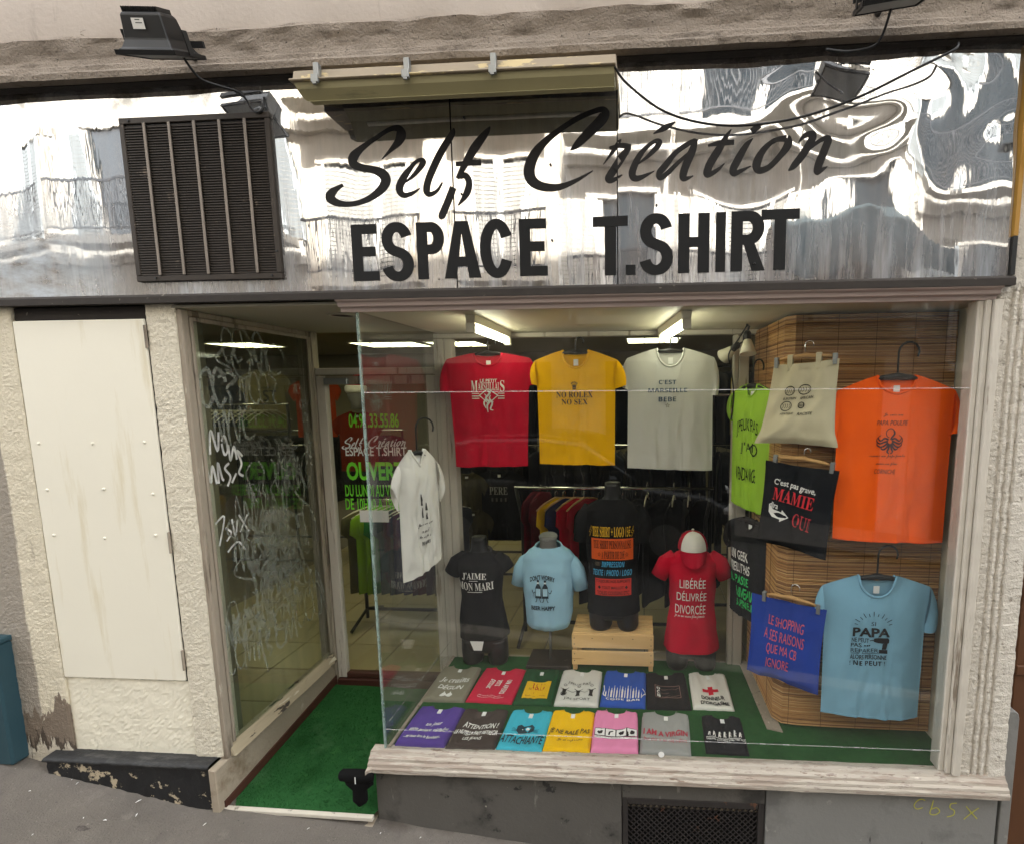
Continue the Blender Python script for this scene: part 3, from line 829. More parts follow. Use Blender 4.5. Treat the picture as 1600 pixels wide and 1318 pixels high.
for x in (-1.085, -.775, -.485):
    obj('clip', MB().box(x - .012, x + .012, -.212, -.200, 2.775, 2.800).box(x - .009, x + .009, -.199, -.180, 2.7965, 2.842).box(x - .006, x + .006, -.214, -.206, 2.768, 2.7745), 'grey metal', tr, bevel=.001)
obj('tube', MB().tube([(X0 + .12, -.125, 2.775), (X1 - .05, -.125, 2.775)], .013, 8), 'cream plastic', tr, smooth=True)

# flood lamps on the cornice
def flood(loc, rz, tilt, label):
    f = thing('flood_lamp', label, 'flood lamp', loc, rot=(tilt, 0, rz), group='flood lamps on the cornice')
    f.scale = (.93, .93, .93)
    a = MB()
    def rect(w, d, z, oy=0): return [(-w, -d + oy, z), (w, -d + oy, z), (w, d + oy, z), (-w, d + oy, z)]
    a.rings([rect(.060, .034, .105), rect(.066, .042, .097), rect(.072, .055, .03), rect(.083, .072, .004), rect(.092, .080, .0), rect(.092, .080, -.010)])
    obj('housing', a, 'black plastic', f, local=True, bevel=.003)
    for i in range(15):
        x = -.056 + .008 * i
        obj('fin', MB().box(x - .0015, x + .0015, -.036, .036, .104, .118), 'black plastic', f, local=True)
    obj('bezel', MB().box(-.094, .094, -.086, -.081, -.016, -.002).box(-.094, .094, .081, .086, -.016, -.002).box(-.099, -.0945, -.086, .086, -.016, -.002).box(.0945, .099, -.086, .086, -.016, -.002), 'black plastic', f, local=True)
    obj('lens', MB().box(-.088, .088, -.076, .076, -.0135, -.0105), 'grey metal', f, local=True)
    s = obj('rating_sticker', MB().add([(-.030, -.0534, .056), (.010, -.0534, .056), (.010, -.0478, .086), (-.030, -.0478, .086)], [(0, 1, 2, 3)]), 'sticker', f, local=True, recalc=False)
    obj('sticker_print', MB().add([(-.018 + .008 * k, -.0509 + .0016 * r * .5, .071 + r * .007) for r in (0, 1) for k in range(0)] + [(-.018, -.0509, .0715), (.004, -.0509, .0715), (.004, -.0504, .074), (-.018, -.0504, .074), (-.018, -.0493, .080), (-.002, -.0493, .080), (-.002, -.0488, .0825), (-.018, -.0488, .0825)], [(0, 1, 2, 3), (4, 5, 6, 7)]), 'dark metal', s, local=True, recalc=False)
    obj('bracket', MB().box(-.104, -.1, -.012, .012, -.01, .06).box(.1, .104, -.012, .012, -.01, .06).box(-.1, .1, .09, .102, .02, .04).tube([(0, .09, .03), (0, .21, -.01)], .012, 6), 'dark metal', f, local=True)
    return f
flood((-1.575, -.25, 2.866), R(6), R(26), 'black flood lamp with white sticker on cornice above the vent grille')
flood((.735, -.25, 2.895), R(-10), R(24), 'black flood lamp cut off by the picture top, above letters of Création')
def cable(name, pts, r, label, mat='black plastic'):
    P = [(p[0], p[1], p[2]) for p in pts]
    o = []
    Q = [P[0]] + P + [P[-1]]
    for i in range(1, len(Q) - 2):
        for k in range(6):
            t_ = k / 6
            o.append(tuple(.5 * (2 * Q[i][j] + (Q[i + 1][j] - Q[i - 1][j]) * t_ + (2 * Q[i - 1][j] - 5 * Q[i][j] + 4 * Q[i + 1][j] - Q[i + 2][j]) * t_ ** 2 + (3 * Q[i][j] - Q[i - 1][j] - 3 * Q[i + 1][j] + Q[i + 2][j]) * t_ ** 3) for j in range(3)))
    o.append(P[-1])
    tag(obj(name, MB().tube(o, r, 6), mat, smooth=True), label, 'cable')
cable('cable', [(-.09, -.19, 2.785), (-.05, -.13, 2.765), (.07, -.085, 2.70), (.22, -.07, 2.66), (.38, -.066, 2.652), (.55, -.068, 2.672), (.72, -.075, 2.72), (.88, -.09, 2.785), (1.0, -.10, 2.835), (1.02, -.09, 2.862)], .0042, 'thin black cable sagging across the steel sign from the trough')
cable('cable', [(-1.53, -.22, 2.87), (-1.52, -.17, 2.83), (-1.49, -.12, 2.83), (-1.44, -.085, 2.822), (-1.425, -.055, 2.785), (-1.40, -.055, 2.772), (-1.385, -.05, 2.79), (-1.385, -.04, 2.83)], .004, 'short black cable drooping from the stickered flood lamp')
cable('cable', [(.735, -.25, 2.87), (.735, -.2, 2.83), (.72, -.165, 2.82), (.66, -.13, 2.83), (.60, -.10, 2.858)], .004, 'black cable running from the cropped flood lamp to the cornice underside')
# ================================================================== cream cover panel
pn = thing('cover_panel', 'plain cream metal cover panel screwed over a doorway', 'panel', (-2.26, -.03, .52))
obj('sheet', MB().box(-2.541, -1.9725, -.026, -.016, .522, 2.050), 'cover enamel', pn, bevel=.003)
for x, z in ((-2.50, 1.555), (-2.26, 1.555), (-2.03, 1.560), (-2.49, 1.36), (-2.235, 1.365), (-2.02, 1.345), (-2.49, 1.165), (-2.26, 1.155), (-2.03, 1.17)):
    obj('screw', MB().rings([[(x + r * math.cos(k), y, z + r * math.sin(k)) for k in frange(0, 5.236, 5)] for r, y in ((.0065, -.026), (.006, -.0300), (.003, -.0312))], False), 'cover enamel', pn, smooth=True)
for z in (1.98, 1.14, .62):
    obj('hinge', MB().tube([(-1.968, -.029, z - .045), (-1.968, -.029, z + .045)], .0055, 6), 'frame timber', pn)
obj('gap_strip', MB().box(-2.55, -1.962, -.012, .02, 2.052, 2.103), 'dark gap', pn, bevel=.003)  # fills the gap above the panel, its shade put into the colour

# ================================================================== entrance recess
RX = -1.84
rec = thing('entrance_mat', 'green artificial grass mat in the shop entrance', 'mat', (-1.48, .3, 0))
rws = []
def mz(y): return -.040 + .108 * y
for j in range(41):
    y = -.045 + .80 * j / 40
    xl, xr = -1.812 - .0 * j, -1.158 + .045 * min(1, j / 8)
    rws.append([(xl + (xr - xl) * i / 40, y - (.006 * noise.noise((i * .5, 2, 1)) if j == 0 else 0), mz(y) + .004 * noise.noise((i * .14, j * .12, 8)) - .012 * (i / 40)) for i in range(41)])
obj('pile', MB().grid(rws), 'turf', rec, smooth=True)
bl_ = MB()
rg = random.Random(5)
for k in range(9000):
    x, y = rg.uniform(-1.81, -1.13), rg.uniform(-.045, .74)
    if x > -1.158 + .045 * min(1, (y + .045) / .16): continue
    z = mz(y) - .012 * ((x + 1.81) / .68)
    a_, h = rg.uniform(0, 6.28), rg.uniform(.005, .010)
    dx, dy = .0016 * math.cos(a_), .0016 * math.sin(a_)
    bl_.add([(x - dx, y - dy, z), (x + dx, y + dy, z), (x + rg.uniform(-.004, .004), y + rg.uniform(-.004, .004), z + h)], [(0, 1, 2)])
obj('tufts', bl_, 'turf', rec, kind='stuff', recalc=False)
obj('edge_strip', MB().hexa([(-1.83, -.066, -.06), (-1.155, -.062, -.075), (-1.155, -.042, -.075), (-1.83, -.046, -.06), (-1.83, -.066, -.042), (-1.155, -.062, -.055), (-1.155, -.042, -.053), (-1.83, -.046, -.040)]), 'white strip', rec, bevel=.003)
sl = MB().hexa([(-1.85, -.07, -.4), (-1.157, -.06, -.4), (-1.157, .80, -.4), (-1.85, .80, -.4), (-1.85, -.07, -.085), (-1.157, -.06, -.097), (-1.157, .80, -.004), (-1.85, .80, .008)])
obj('ramp', sl, 'board grime', kind='structure')

sw = thing('side_window', 'scribbled side window in the entrance recess', 'window', (RX, .4, .2))
# bottom board between the wall end and the corner post: sloping foot
obj('base_board', MB().hexa([(-1.86, -.085, -.06), (-1.822, -.085, -.06), (-1.822, .775, .03), (-1.86, .775, .03), (-1.86, -.085, .155), (-1.826, -.085, .150), (-1.826, .775, .175), (-1.86, .775, .18)]), 'board grime', sw, bevel=.004)
obj('skirting', MB().hexa([(-1.8219, -.06, -.05), (-1.815, -.06, -.05), (-1.815, .775, .03), (-1.8219, .775, .03), (-1.8219, -.06, -.012), (-1.815, -.06, -.012), (-1.815, .775, .088), (-1.8219, .775, .088)]), 'brown skirting', sw)
obj('sill', MB().hexa([(-1.855, .0, .157), (-1.80, .0, .153), (-1.80, .775, .178), (-1.855, .775, .182), (-1.855, .0, .215), (-1.825, .0, .200), (-1.825, .775, .225), (-1.855, .775, .24)]), 'ledge timber', sw, bevel=.004)
obj('end_post', MB().box(-1.862, -1.822, -.018, .018, .157, 2.088), 'frame timber', sw, bevel=.004)
obj('stop_bead', MB().box(-1.829, -1.819, .019, .034, .21, 2.06).box(-1.829, -1.819, .745, .772, .24, 2.06).box(-1.829, -1.819, .034, .745, 2.045, 2.062), 'frame timber', sw, bevel=.002)
obj('head', MB().box(-1.86, -1.826, .019, .775, 2.064, 2.088), 'frame timber', sw, bevel=.003)
obj('glass', MB().box(-1.8355, -1.8305, .028, .75, .21, 2.05), 'dirty pane', sw)
# scribbles on the glass: (along the recess, height)
GF = lambda x, y, l: (-1.8298 + l, x, -y)
gr = Art()
rg = random.Random(21)
def scrawl(A, c, x, z, w, h, n, th, seed):
    r = random.Random(seed)
    px = x
    for k in range(n):
        kind = r.random()
        cw = w / n
        pts = []
        if kind < .35:
            for q in range(8):
                an = q / 7 * 5.6 + r.uniform(-.3, .3)
                pts.append((px + cw * (.5 + .48 * math.cos(an)), -(z + h * (.5 + .5 * math.sin(an)))))
        elif kind < .7:
            for q in range(5):
                pts.append((px + cw * (q / 4) + r.uniform(-.1, .1) * cw, -(z + h * ((q % 2) + r.uniform(-.15, .15)))))
        else:
            for q in range(5):
                pts.append((px + cw * r.uniform(.1, .9), -(z + h * q / 4)))
        A.s(c, [(a_, b_, th * r.uniform(.7, 1.3)) for a_, b_ in pts], sub=6)
        px += cw * .92
for k in range(34):
    s_ = rg.choice((.5, .7, .9, 1.2, 1.6))
    scrawl(gr, 'e', rg.uniform(.03, .50), rg.uniform(.45, 1.28), .24 * s_, .12 * s_, rg.choice((3, 4, 5)), .0065 * (.5 + .5 * s_), k)
for k in range(9):
    s_ = rg.choice((1.2, 1.6, 2.0))
    scrawl(gr, 'e', rg.uniform(.04, .38), rg.uniform(.40, 1.0), .20 * s_, .10 * s_, rg.choice((2, 3)), .013, 120 + k)
for k in range(5):
    scrawl(gr, 'e', rg.uniform(.03, .4), rg.uniform(1.45, 1.95), .26, .15, rg.choice((2, 3, 4)), .011, 60 + k)
scrawl(gr, 'e', .04, 1.70, .22, .16, 3, .016, 91)
for (x, z, h) in ((.62, 1.75, .05), (.66, 1.67, .05), (.67, 1.60, .05), (.69, 1.48, .06), (.68, 1.40, .07)):
    scrawl(gr, 'e', x, z, .05, h, 2, .008, int(z * 100))
gr.s('e', [(.50, -1.10, .014), (.47, -1.25, .014), (.55, -1.36, .016), (.64, -1.28, .014), (.60, -1.12, .014), (.50, -1.16, .012), (.52, -1.28, .012), (.60, -1.20, .012), (.68, -1.12, .012), (.71, -1.02, .010), (.69, -.94, .008)], sub=8)
gr.s('e', [(.20, -1.02, .02), (.24, -.85, .016), (.235, -.6, .014), (.27, -.40, .010)], sub=6)
def art_on(A, parent, fn, name, mat):
    for k, (c, (V, F)) in enumerate(A.g.items()):
        obj(name, MB().add([fn(x, y, .0006 * (k + 1)) for x, y in V], F), mat, parent, recalc=False)
art_on(gr, sw, GF, 'etched_scribbles', 'etched')
gm = Art()
for pts in ([(.06, 1.50), (.075, 1.60), (.10, 1.51), (.115, 1.59)], [(.125, 1.55), (.145, 1.57), (.155, 1.51), (.135, 1.49), (.125, 1.54)], [(.16, 1.53), (.165, 1.46), (.19, 1.52), (.20, 1.46)], [(.235, 1.47), (.205, 1.50), (.225, 1.44), (.205, 1.40), (.23, 1.38)],
            [(.02, 1.36), (.035, 1.44), (.05, 1.38), (.065, 1.45), (.08, 1.37)], [(.09, 1.37), (.095, 1.46), (.11, 1.39), (.12, 1.38)], [(.155, 1.45), (.13, 1.43), (.155, 1.39), (.135, 1.35)], [(.16, 1.36), (.19, 1.40)]):
    gm.s('w', [(x, -z, .011) for x, z in pts], sub=6)
for pts in ([(.05, 1.20), (.10, 1.22), (.06, 1.10)], [(.10, 1.17), (.13, 1.14), (.10, 1.11)], [(.14, 1.20), (.15, 1.12), (.17, 1.19)], [(.18, 1.21), (.23, 1.12)], [(.23, 1.20), (.18, 1.13)], [(.10, 1.06), (.16, 1.09), (.20, 1.04)]):
    gm.s('w', [(x, -z, .009) for x, z in pts], sub=5)
art_on(gm, sw, GF, 'marker_scribbles', 'white marker')

post = thing('corner_post', 'weathered timber post between side window and shop door', 'post', (-1.87, .8, .1))
obj('shaft', MB().box(-1.905, -1.872, .776, .84, .05, 2.088).box(-1.871, -1.832, .770, .85, .03, 2.088), 'frame timber', post, bevel=.005)
obj('shaft_foot', MB().box(-1.8315, -1.815, .775, .83, .04, 2.088), 'frame timber', post, bevel=.003)

door = thing('shop_door', 'half hidden glazed shop door with green and white lettering', 'door', (-1.48, .8, .1))
obj('stile', MB().box(-1.812, -1.760, .784, .824, .07, 1.848), 'jamb paint', door, bevel=.004)
obj('stile', MB().box(-1.185, -1.135, .784, .824, .07, 1.848), 'jamb paint', door, bevel=.004)
obj('top_rail', MB().box(-1.7595, -1.1855, .784, .824, 1.800, 1.848), 'frame timber', door, bevel=.004)
obj('bottom_rail', MB().box(-1.7595, -1.1855, .784, .824, .070, .102), 'brown skirting', door, bevel=.004)
obj('transom_bar', MB().box(-1.813, -1.1345, .780, .83, 1.854, 1.890), 'jamb paint', door, bevel=.004)
obj('glass', MB().box(-1.762, -1.183, .801, .806, .10, 1.802), 'pane', door)
obj('fanlight', MB().box(-1.813, -1.134, .801, .806, 1.888, 2.07), 'pane', door)
obj('threshold', MB().box(-1.815, -1.10, .775, .86, .0, .064), 'brown skirting', door, bevel=.004)
obj('closer_box', MB().box(-1.755, -1.62, .76, .783, 1.80, 1.835), 'grey metal', door, bevel=.003)
dl = Art()
GRN = '#78dd3a'
dl.t('04.91.33.55.86', -1.647, -1.357, -1.640, -1.560, GRN, 'bold')
dl.t('OUVERT', -1.680, -1.345, -1.368, -1.262, GRN, 'black')
dl.t('DU LUNDI AU VENDREDI', -1.696, -1.285, -1.236, -1.168, GRN, 'bold')
dl.t('DE 10H00 A 19H00', -1.700, -1.350, -1.158, -1.090, GRN, 'bold')
dl.t('ESPACE T.SHIRT', -1.678, -1.322, -1.452, -1.402, '#f0f0ec', 'bold')
for st_ in SCRIPT:
    dl.s('#f0f0ec', [(-1.694 + (x + 1163) * .000204, -(1.436 + (z - 2430) * .000255), w * .00025) for x, z, w in st_], sub=4)
dl.put(door, lambda x, y, l: (x, .7995 - l, y if y > 0 else -y), 'glass_lettering', local=False)
nt_ = obj('paper_notice', MB().box(-1.617, -1.447, .7945, .7965, 1.020, 1.088), 'label paper', door)

# ================================================================== display window
dw = thing('display_window', 'large frameless display window with chipped white timber surround', 'window', (0, 0, .13))
prof = [(.02, .138), (-.050, .146), (-.057, .152), (-.057, .170), (-.052, .176), (-.050, .188), (-.040, .194), (-.038, .206), (-.026, .214), (-.020, .226), (.02, .229)]
rws = []
for i in range(261):
    x = -1.165 + 2.597 * i / 260
    rws.append([(x, y + (.0028 * noise.noise((x * 14, k * 2.2, 3)) if 0 < k < 10 else 0) - (.016 * max(0, (-1.145 - x) / .02) if k in (2, 3) else 0), z + .0022 * noise.noise((x * 11, k * 1.3, 8)) + .006 * (x + 1.165) / 2.6) for k, (y, z) in enumerate(prof)])
smb = MB().grid(rws)
nn = len(prof)
smb.f.append(tuple(range(nn)))
smb.f.append(tuple(260 * nn + k for k in range(nn - 1, -1, -1)))
obj('sill', smb, 'sill paint', dw)
obj('head', MB().extrude([(.0, 2.062), (-.014, 2.062), (-.018, 2.076), (-.034, 2.080), (-.038, 2.094), (-.052, 2.098), (-.056, 2.103), (.0, 2.103)], 'x', -1.165, 1.252), 'pink trim', dw, bevel=.001)
def jamb(x0, x1, y0, y1):
    rws = []
    for z in frange(.236, 2.061, 120):
        e = .0018 * noise.noise((x0 * 9, z * 16, 2))
        sh = -.012 * (1 - (z - .236) / 1.825)
        rws.append([(x0 + sh, y1, z), (x0 + sh + e, y0 + .003, z), (x0 + sh + .003, y0 + e, z), (x1 + sh - .003, y0 + e, z), (x1 + sh, y0 + .003 + e, z), (x1 + sh, y1, z)])
    return MB().grid(rws)
obj('jamb', jamb(1.196, 1.216, -.010, .05), 'jamb paint', dw)
obj('jamb', jamb(1.217, 1.236, -.022, .05), 'jamb paint', dw)
obj('jamb', jamb(1.238, 1.2665, -.034, .05), 'jamb paint', dw)
obj('front_glass', MB().box(-1.104, 1.20, -.004, .002, .230, 2.064), 'pane', dw)
obj('side_glass', MB().box(-1.110, -1.104, .006, .775, .230, 2.064), 'pane', dw)
obj('glass_edge', MB().box(-1.1115, -1.1045, -.0055, .0055, .230, 2.064), 'glass edge', dw)
obj('pale_line', MB().box(-1.100, 1.195, -.0062, -.0048, 1.7520, 1.7550).box(-1.1123, -1.1108, .01, .77, 1.7515, 1.7560), 'faint line', dw)  # faint pale line across the front and side panes
obj('pale_line', MB().box(-1.100, 1.195, -.0062, -.0048, .318, .3205).box(-1.1123, -1.1108, .01, .77, .318, .3205), 'faint line', dw)
obj('bottom_bead', MB().hexa([(-1.10, .0045, .226), (-1.086, .0045, .226), (-1.086, .77, .226), (-1.10, .77, .226), (-1.10, .0045, .238), (-1.086, .0045, .234), (-1.086, .77, .234), (-1.10, .77, .238)]), 'frame timber', dw, bevel=.002)
bs = Art()
bs.disc('w', .077, -.262, .0135)
obj('sticker', MB().rings([[(.080 + .0125 * math.cos(k), y, .253 + .0125 * math.sin(k)) for k in frange(0, 2 * math.pi * .93, 13)] for y in (-.0045, -.006)], False), 'label paper', dw)
# back posts of the display
for x0, x1, cuts in ((-1.130, -1.075, 0), (-1.073, -1.030, 0), (.505, .556, 0), (.478, .503, 1)):
    obj('back_post', MB().box(x0, x1, .776 + .004 * cuts, .84, .10, 2.04), 'jamb paint', dw, bevel=.004)
obj('back_beam', MB().box(-1.13, 1.33, .778, .84, 2.0415, 2.066), 'jamb paint', dw, bevel=.003)

obj('display_ceiling', MB().box(-1.104, 1.33, .006, .777, 2.067, 2.085), 'display ceiling', kind='structure')
obj('recess_ceiling', MB().box(-1.86, -1.115, -.024, .85, 2.0895, 2.10), 'ceiling paint', kind='structure')
rc = thing('ceiling_rose', 'dark round light hole in the recess ceiling', 'light hole', (-1.30, .22, 2.085))
obj('ring', MB().rings([[(-1.30 + r * math.cos(k), .22 + r * math.sin(k), z) for k in frange(0, 6.0, 19)] for r, z in ((.062, 2.089), (.060, 2.083), (.048, 2.082), (.046, 2.0885))], False), 'ceiling paint', rc, smooth=True)
obj('hole', MB().rings([[(-1.30 + r * math.cos(k), .22 + r * math.sin(k), z) for k in frange(0, 6.0, 19)] for r, z in ((.046, 2.0865), (.001, 2.0868))], False), 'dark gap', rc)
tf = MB().grid([[(x, y, .226 + .002 * noise.noise((x * 5, y * 5, 1))) for x in frange(-1.100, 1.33, 60)] for y in frange(.006, .80, 24)])
obj('display_floor', tf, 'display turf', kind='structure', smooth=True)
obj('display_floor', MB().box(-1.100, 1.33, .006, .83, .0, .220), 'frame timber', kind='structure')
obj('kerb_strip', MB().hexa([(.565, .22, .228), (.63, .20, .228), (.60, .795, .228), (.545, .795, .228), (.565, .22, .234), (.63, .20, .234), (.60, .795, .234), (.545, .795, .234)]), 'frame timber', kind='structure')
obj('display_wall', MB().box(1.27, 1.33, .052, .777, .227, 2.066), 'display ceiling', kind='structure')

# bamboo blind along the display's end wall
bb_ = thing('bamboo_blind', 'golden brown bamboo blind hung round the display corner', 'blind', (.9, .25, .24))
path = [(.590, .795), (.600, .50), (.604, .285), (.634, .246), (.70, .236), (.85, .228), (1.05, .226), (1.265, .224)]
slb = [MB(), MB(), MB()]
rg = random.Random(11)
z = .245
while z < 2.056:
    h = rg.uniform(.0048, .0082)
    rws = []
    off = rg.uniform(-.0025, .0015)
    tl = rg.uniform(-.0022, .0022)
    for k, (x, y) in enumerate(path):
        wv = .0020 * noise.noise((x * 4, y * 4, z * 3)) + tl * (k / 7 - .5)
        dx, dy = (-.0042, 0) if k < 3 else (0, -.0042)
        rws.append([(x, y + off, z + wv), (x + dx * .8, y + dy * .8 + off, z + h * .2 + wv), (x + dx, y + dy + off, z + h * .5 + wv), (x + dx * .8, y + dy * .8 + off, z + h * .75 + wv), (x, y + off, z + h * .9 + wv)])
    slb[rg.choice((0, 0, 1, 1, 2))].grid(rws)
    z += h
for q, m_ in zip(slb, ('bamboo', 'bamboo pale', 'bamboo dark')):
    obj('slat', q, m_, bb_, kind='stuff')
sg = MB()
for x, y in ((.592, .70), (.597, .56), (.602, .38), (.66, .238), (.80, .227), (.95, .2235), (1.10, .222), (1.22, .221)):
    dx, dy = (-.0045, 0) if x < .61 else (0, -.0045)
    sg.tube([(x + dx, y + dy, .245), (x + dx, y + dy, 1.2), (x + dx, y + dy, 2.055)], .0009, 4)
obj('string', sg, 'string', bb_)
obj('backing_cloth', MB().grid([[(x + .006, y + .006, .24), (x + .006, y + .006, 2.06)] for x, y in path]), 'string', bb_)

# ================================================================== shop interior
obj('shop_wall', MB().box(-9.0, 6.0, 6.2, 6.3, -.2, 2.5), 'shop wall', kind='structure')
obj('shop_wall', MB().box(-9.0, -8.9, .1, 6.2, -.2, 2.5), 'shop wall', kind='structure')
obj('shop_wall', MB().box(3.0, 3.1, .9, 6.2, -.2, 2.5), 'shop wall', kind='structure')
obj('shop_wall', MB().box(-8.9, -1.93, .16, .20, -.2, 2.5), 'shop wall', kind='structure')
obj('shop_wall', MB().box(.60, 3.1, .842, .90, -.2, 2.5), 'shop wall', kind='structure')
obj('shop_wall', MB().box(-1.92, .60, .842, .85, 2.09, 2.5).box(-1.93, -1.90, .20, .85, 2.09, 2.5), 'shop wall', kind='structure')
obj('shop_ceiling', MB().box(-9.0, 3.1, .2, 6.3, 2.38, 2.45), 'shop ceiling', kind='structure')
flr = obj('shop_floor', MB().box(-9.0, 3.1, .862, 6.3, -.2, .058).box(-9.0, -1.932, .16, .862, -.2, .058), 'tile joint', kind='structure')
tile = MB().box(-.162, .162, -.162, .162, -.004, .006).mesh('floor_tile', 'floor tile', bevel=.0025)
for i in range(-9, 5):
    for j in range(0, 13):
        x, y = -.15 + i * .33, 1.03 + j * .33
        if y < .87 + .16 or x > 1.1: continue
        obj('floor_tile', tile, None, flr, local=True).location = (x, y, .060)
for i in range(-13, -5):
    for j in range(0, 3):
        if i > -6: continue
        x, y = -.15 + i * .33, .37 + j * .33 - .33
        if y < .3: continue
        obj('floor_tile', tile, None, flr, local=True).location = (x, y, .060)

# lit fluorescent fittings
def panel_light(x, y, label, w=.6, l=.6):
    p = thing('ceiling_light', label, 'ceiling light', (x, y, 2.375), group='ceiling lights in the shop')
    obj('frame', MB().box(-w / 2 - .02, w / 2 + .02, -l / 2 - .02, -l / 2, -.012, .004).box(-w / 2 - .02, w / 2 + .02, l / 2, l / 2 + .02, -.012, .004).box(-w / 2 - .02, -w / 2, -l / 2, l / 2, -.012, .004).box(w / 2, w / 2 + .02, -l / 2, l / 2, -.012, .004), 'cream plastic', p, local=True)
    obj('diffuser', MB().box(-w / 2, w / 2, -l / 2, l / 2, -.010, -.004), 'panel light', p, local=True)
    obj('louvre_fin', MB().box(-w / 6 - .006, -w / 6 + .006, -l / 2, l / 2, -.020, -.0105).box(w / 6 - .006, w / 6 + .006, -l / 2, l / 2, -.020, -.0105), 'cream plastic', p, local=True)
panel_light(-5.0, 4.3, 'square lit ceiling light seen through the scribbled side window')
panel_light(-2.35, 4.55, 'square lit ceiling light above the red t-shirt', .62)
panel_light(.13, 4.45, 'square lit ceiling light above the pale grey t-shirt', .62)
panel_light(-3.2, 4.5, 'square lit ceiling light seen above the shop door', .8)
panel_light(-1.9, 1.35, 'unseen square ceiling light added above the shop door to brighten the rail')  # extra lamp out of view, brightens the shirts behind the door
panel_light(-4.0, 1.6, 'unseen square ceiling light added to brighten the stock behind the scribbled window')  # extra lamp out of view, lights the stock from the front
panel_light(-.3, 2.4, 'unseen square ceiling light added to brighten the shop over the clothes rail')  # lamp out of view, there to light the interior
def strip_light(p0, p1, label):
    d = Vector(p1) - Vector(p0)
    a_ = math.atan2(d.y, d.x)
    L_ = d.length
    s = thing('strip_light', label, 'strip light', p0, a_, group='strip lights in the display')
    obj('housing', MB().extrude([(-.022, .062), (-.018, .028), (.018, .028), (.022, .062)], 'x', 0, L_), 'cream plastic', s, local=True, bevel=.002)
    obj('tube', MB().tube([(.03, 0, .008), (L_ - .03, 0, .008)], .013, 10), 'tube light', s, local=True, smooth=True)
    for x in (0, L_):
        obj('lamp_holder', MB().box(x - .012, x + .012, -.017, .017, -.012, .0275), 'cream plastic', s, local=True, bevel=.003)
strip_light((-.70, .12, 2.005), (-.705, .72, 2.005), 'lit strip light over the red and yellow t-shirts')
strip_light((.175, .12, 2.005), (.10, .72, 2.005), 'lit strip light over the yellow and grey t-shirts')
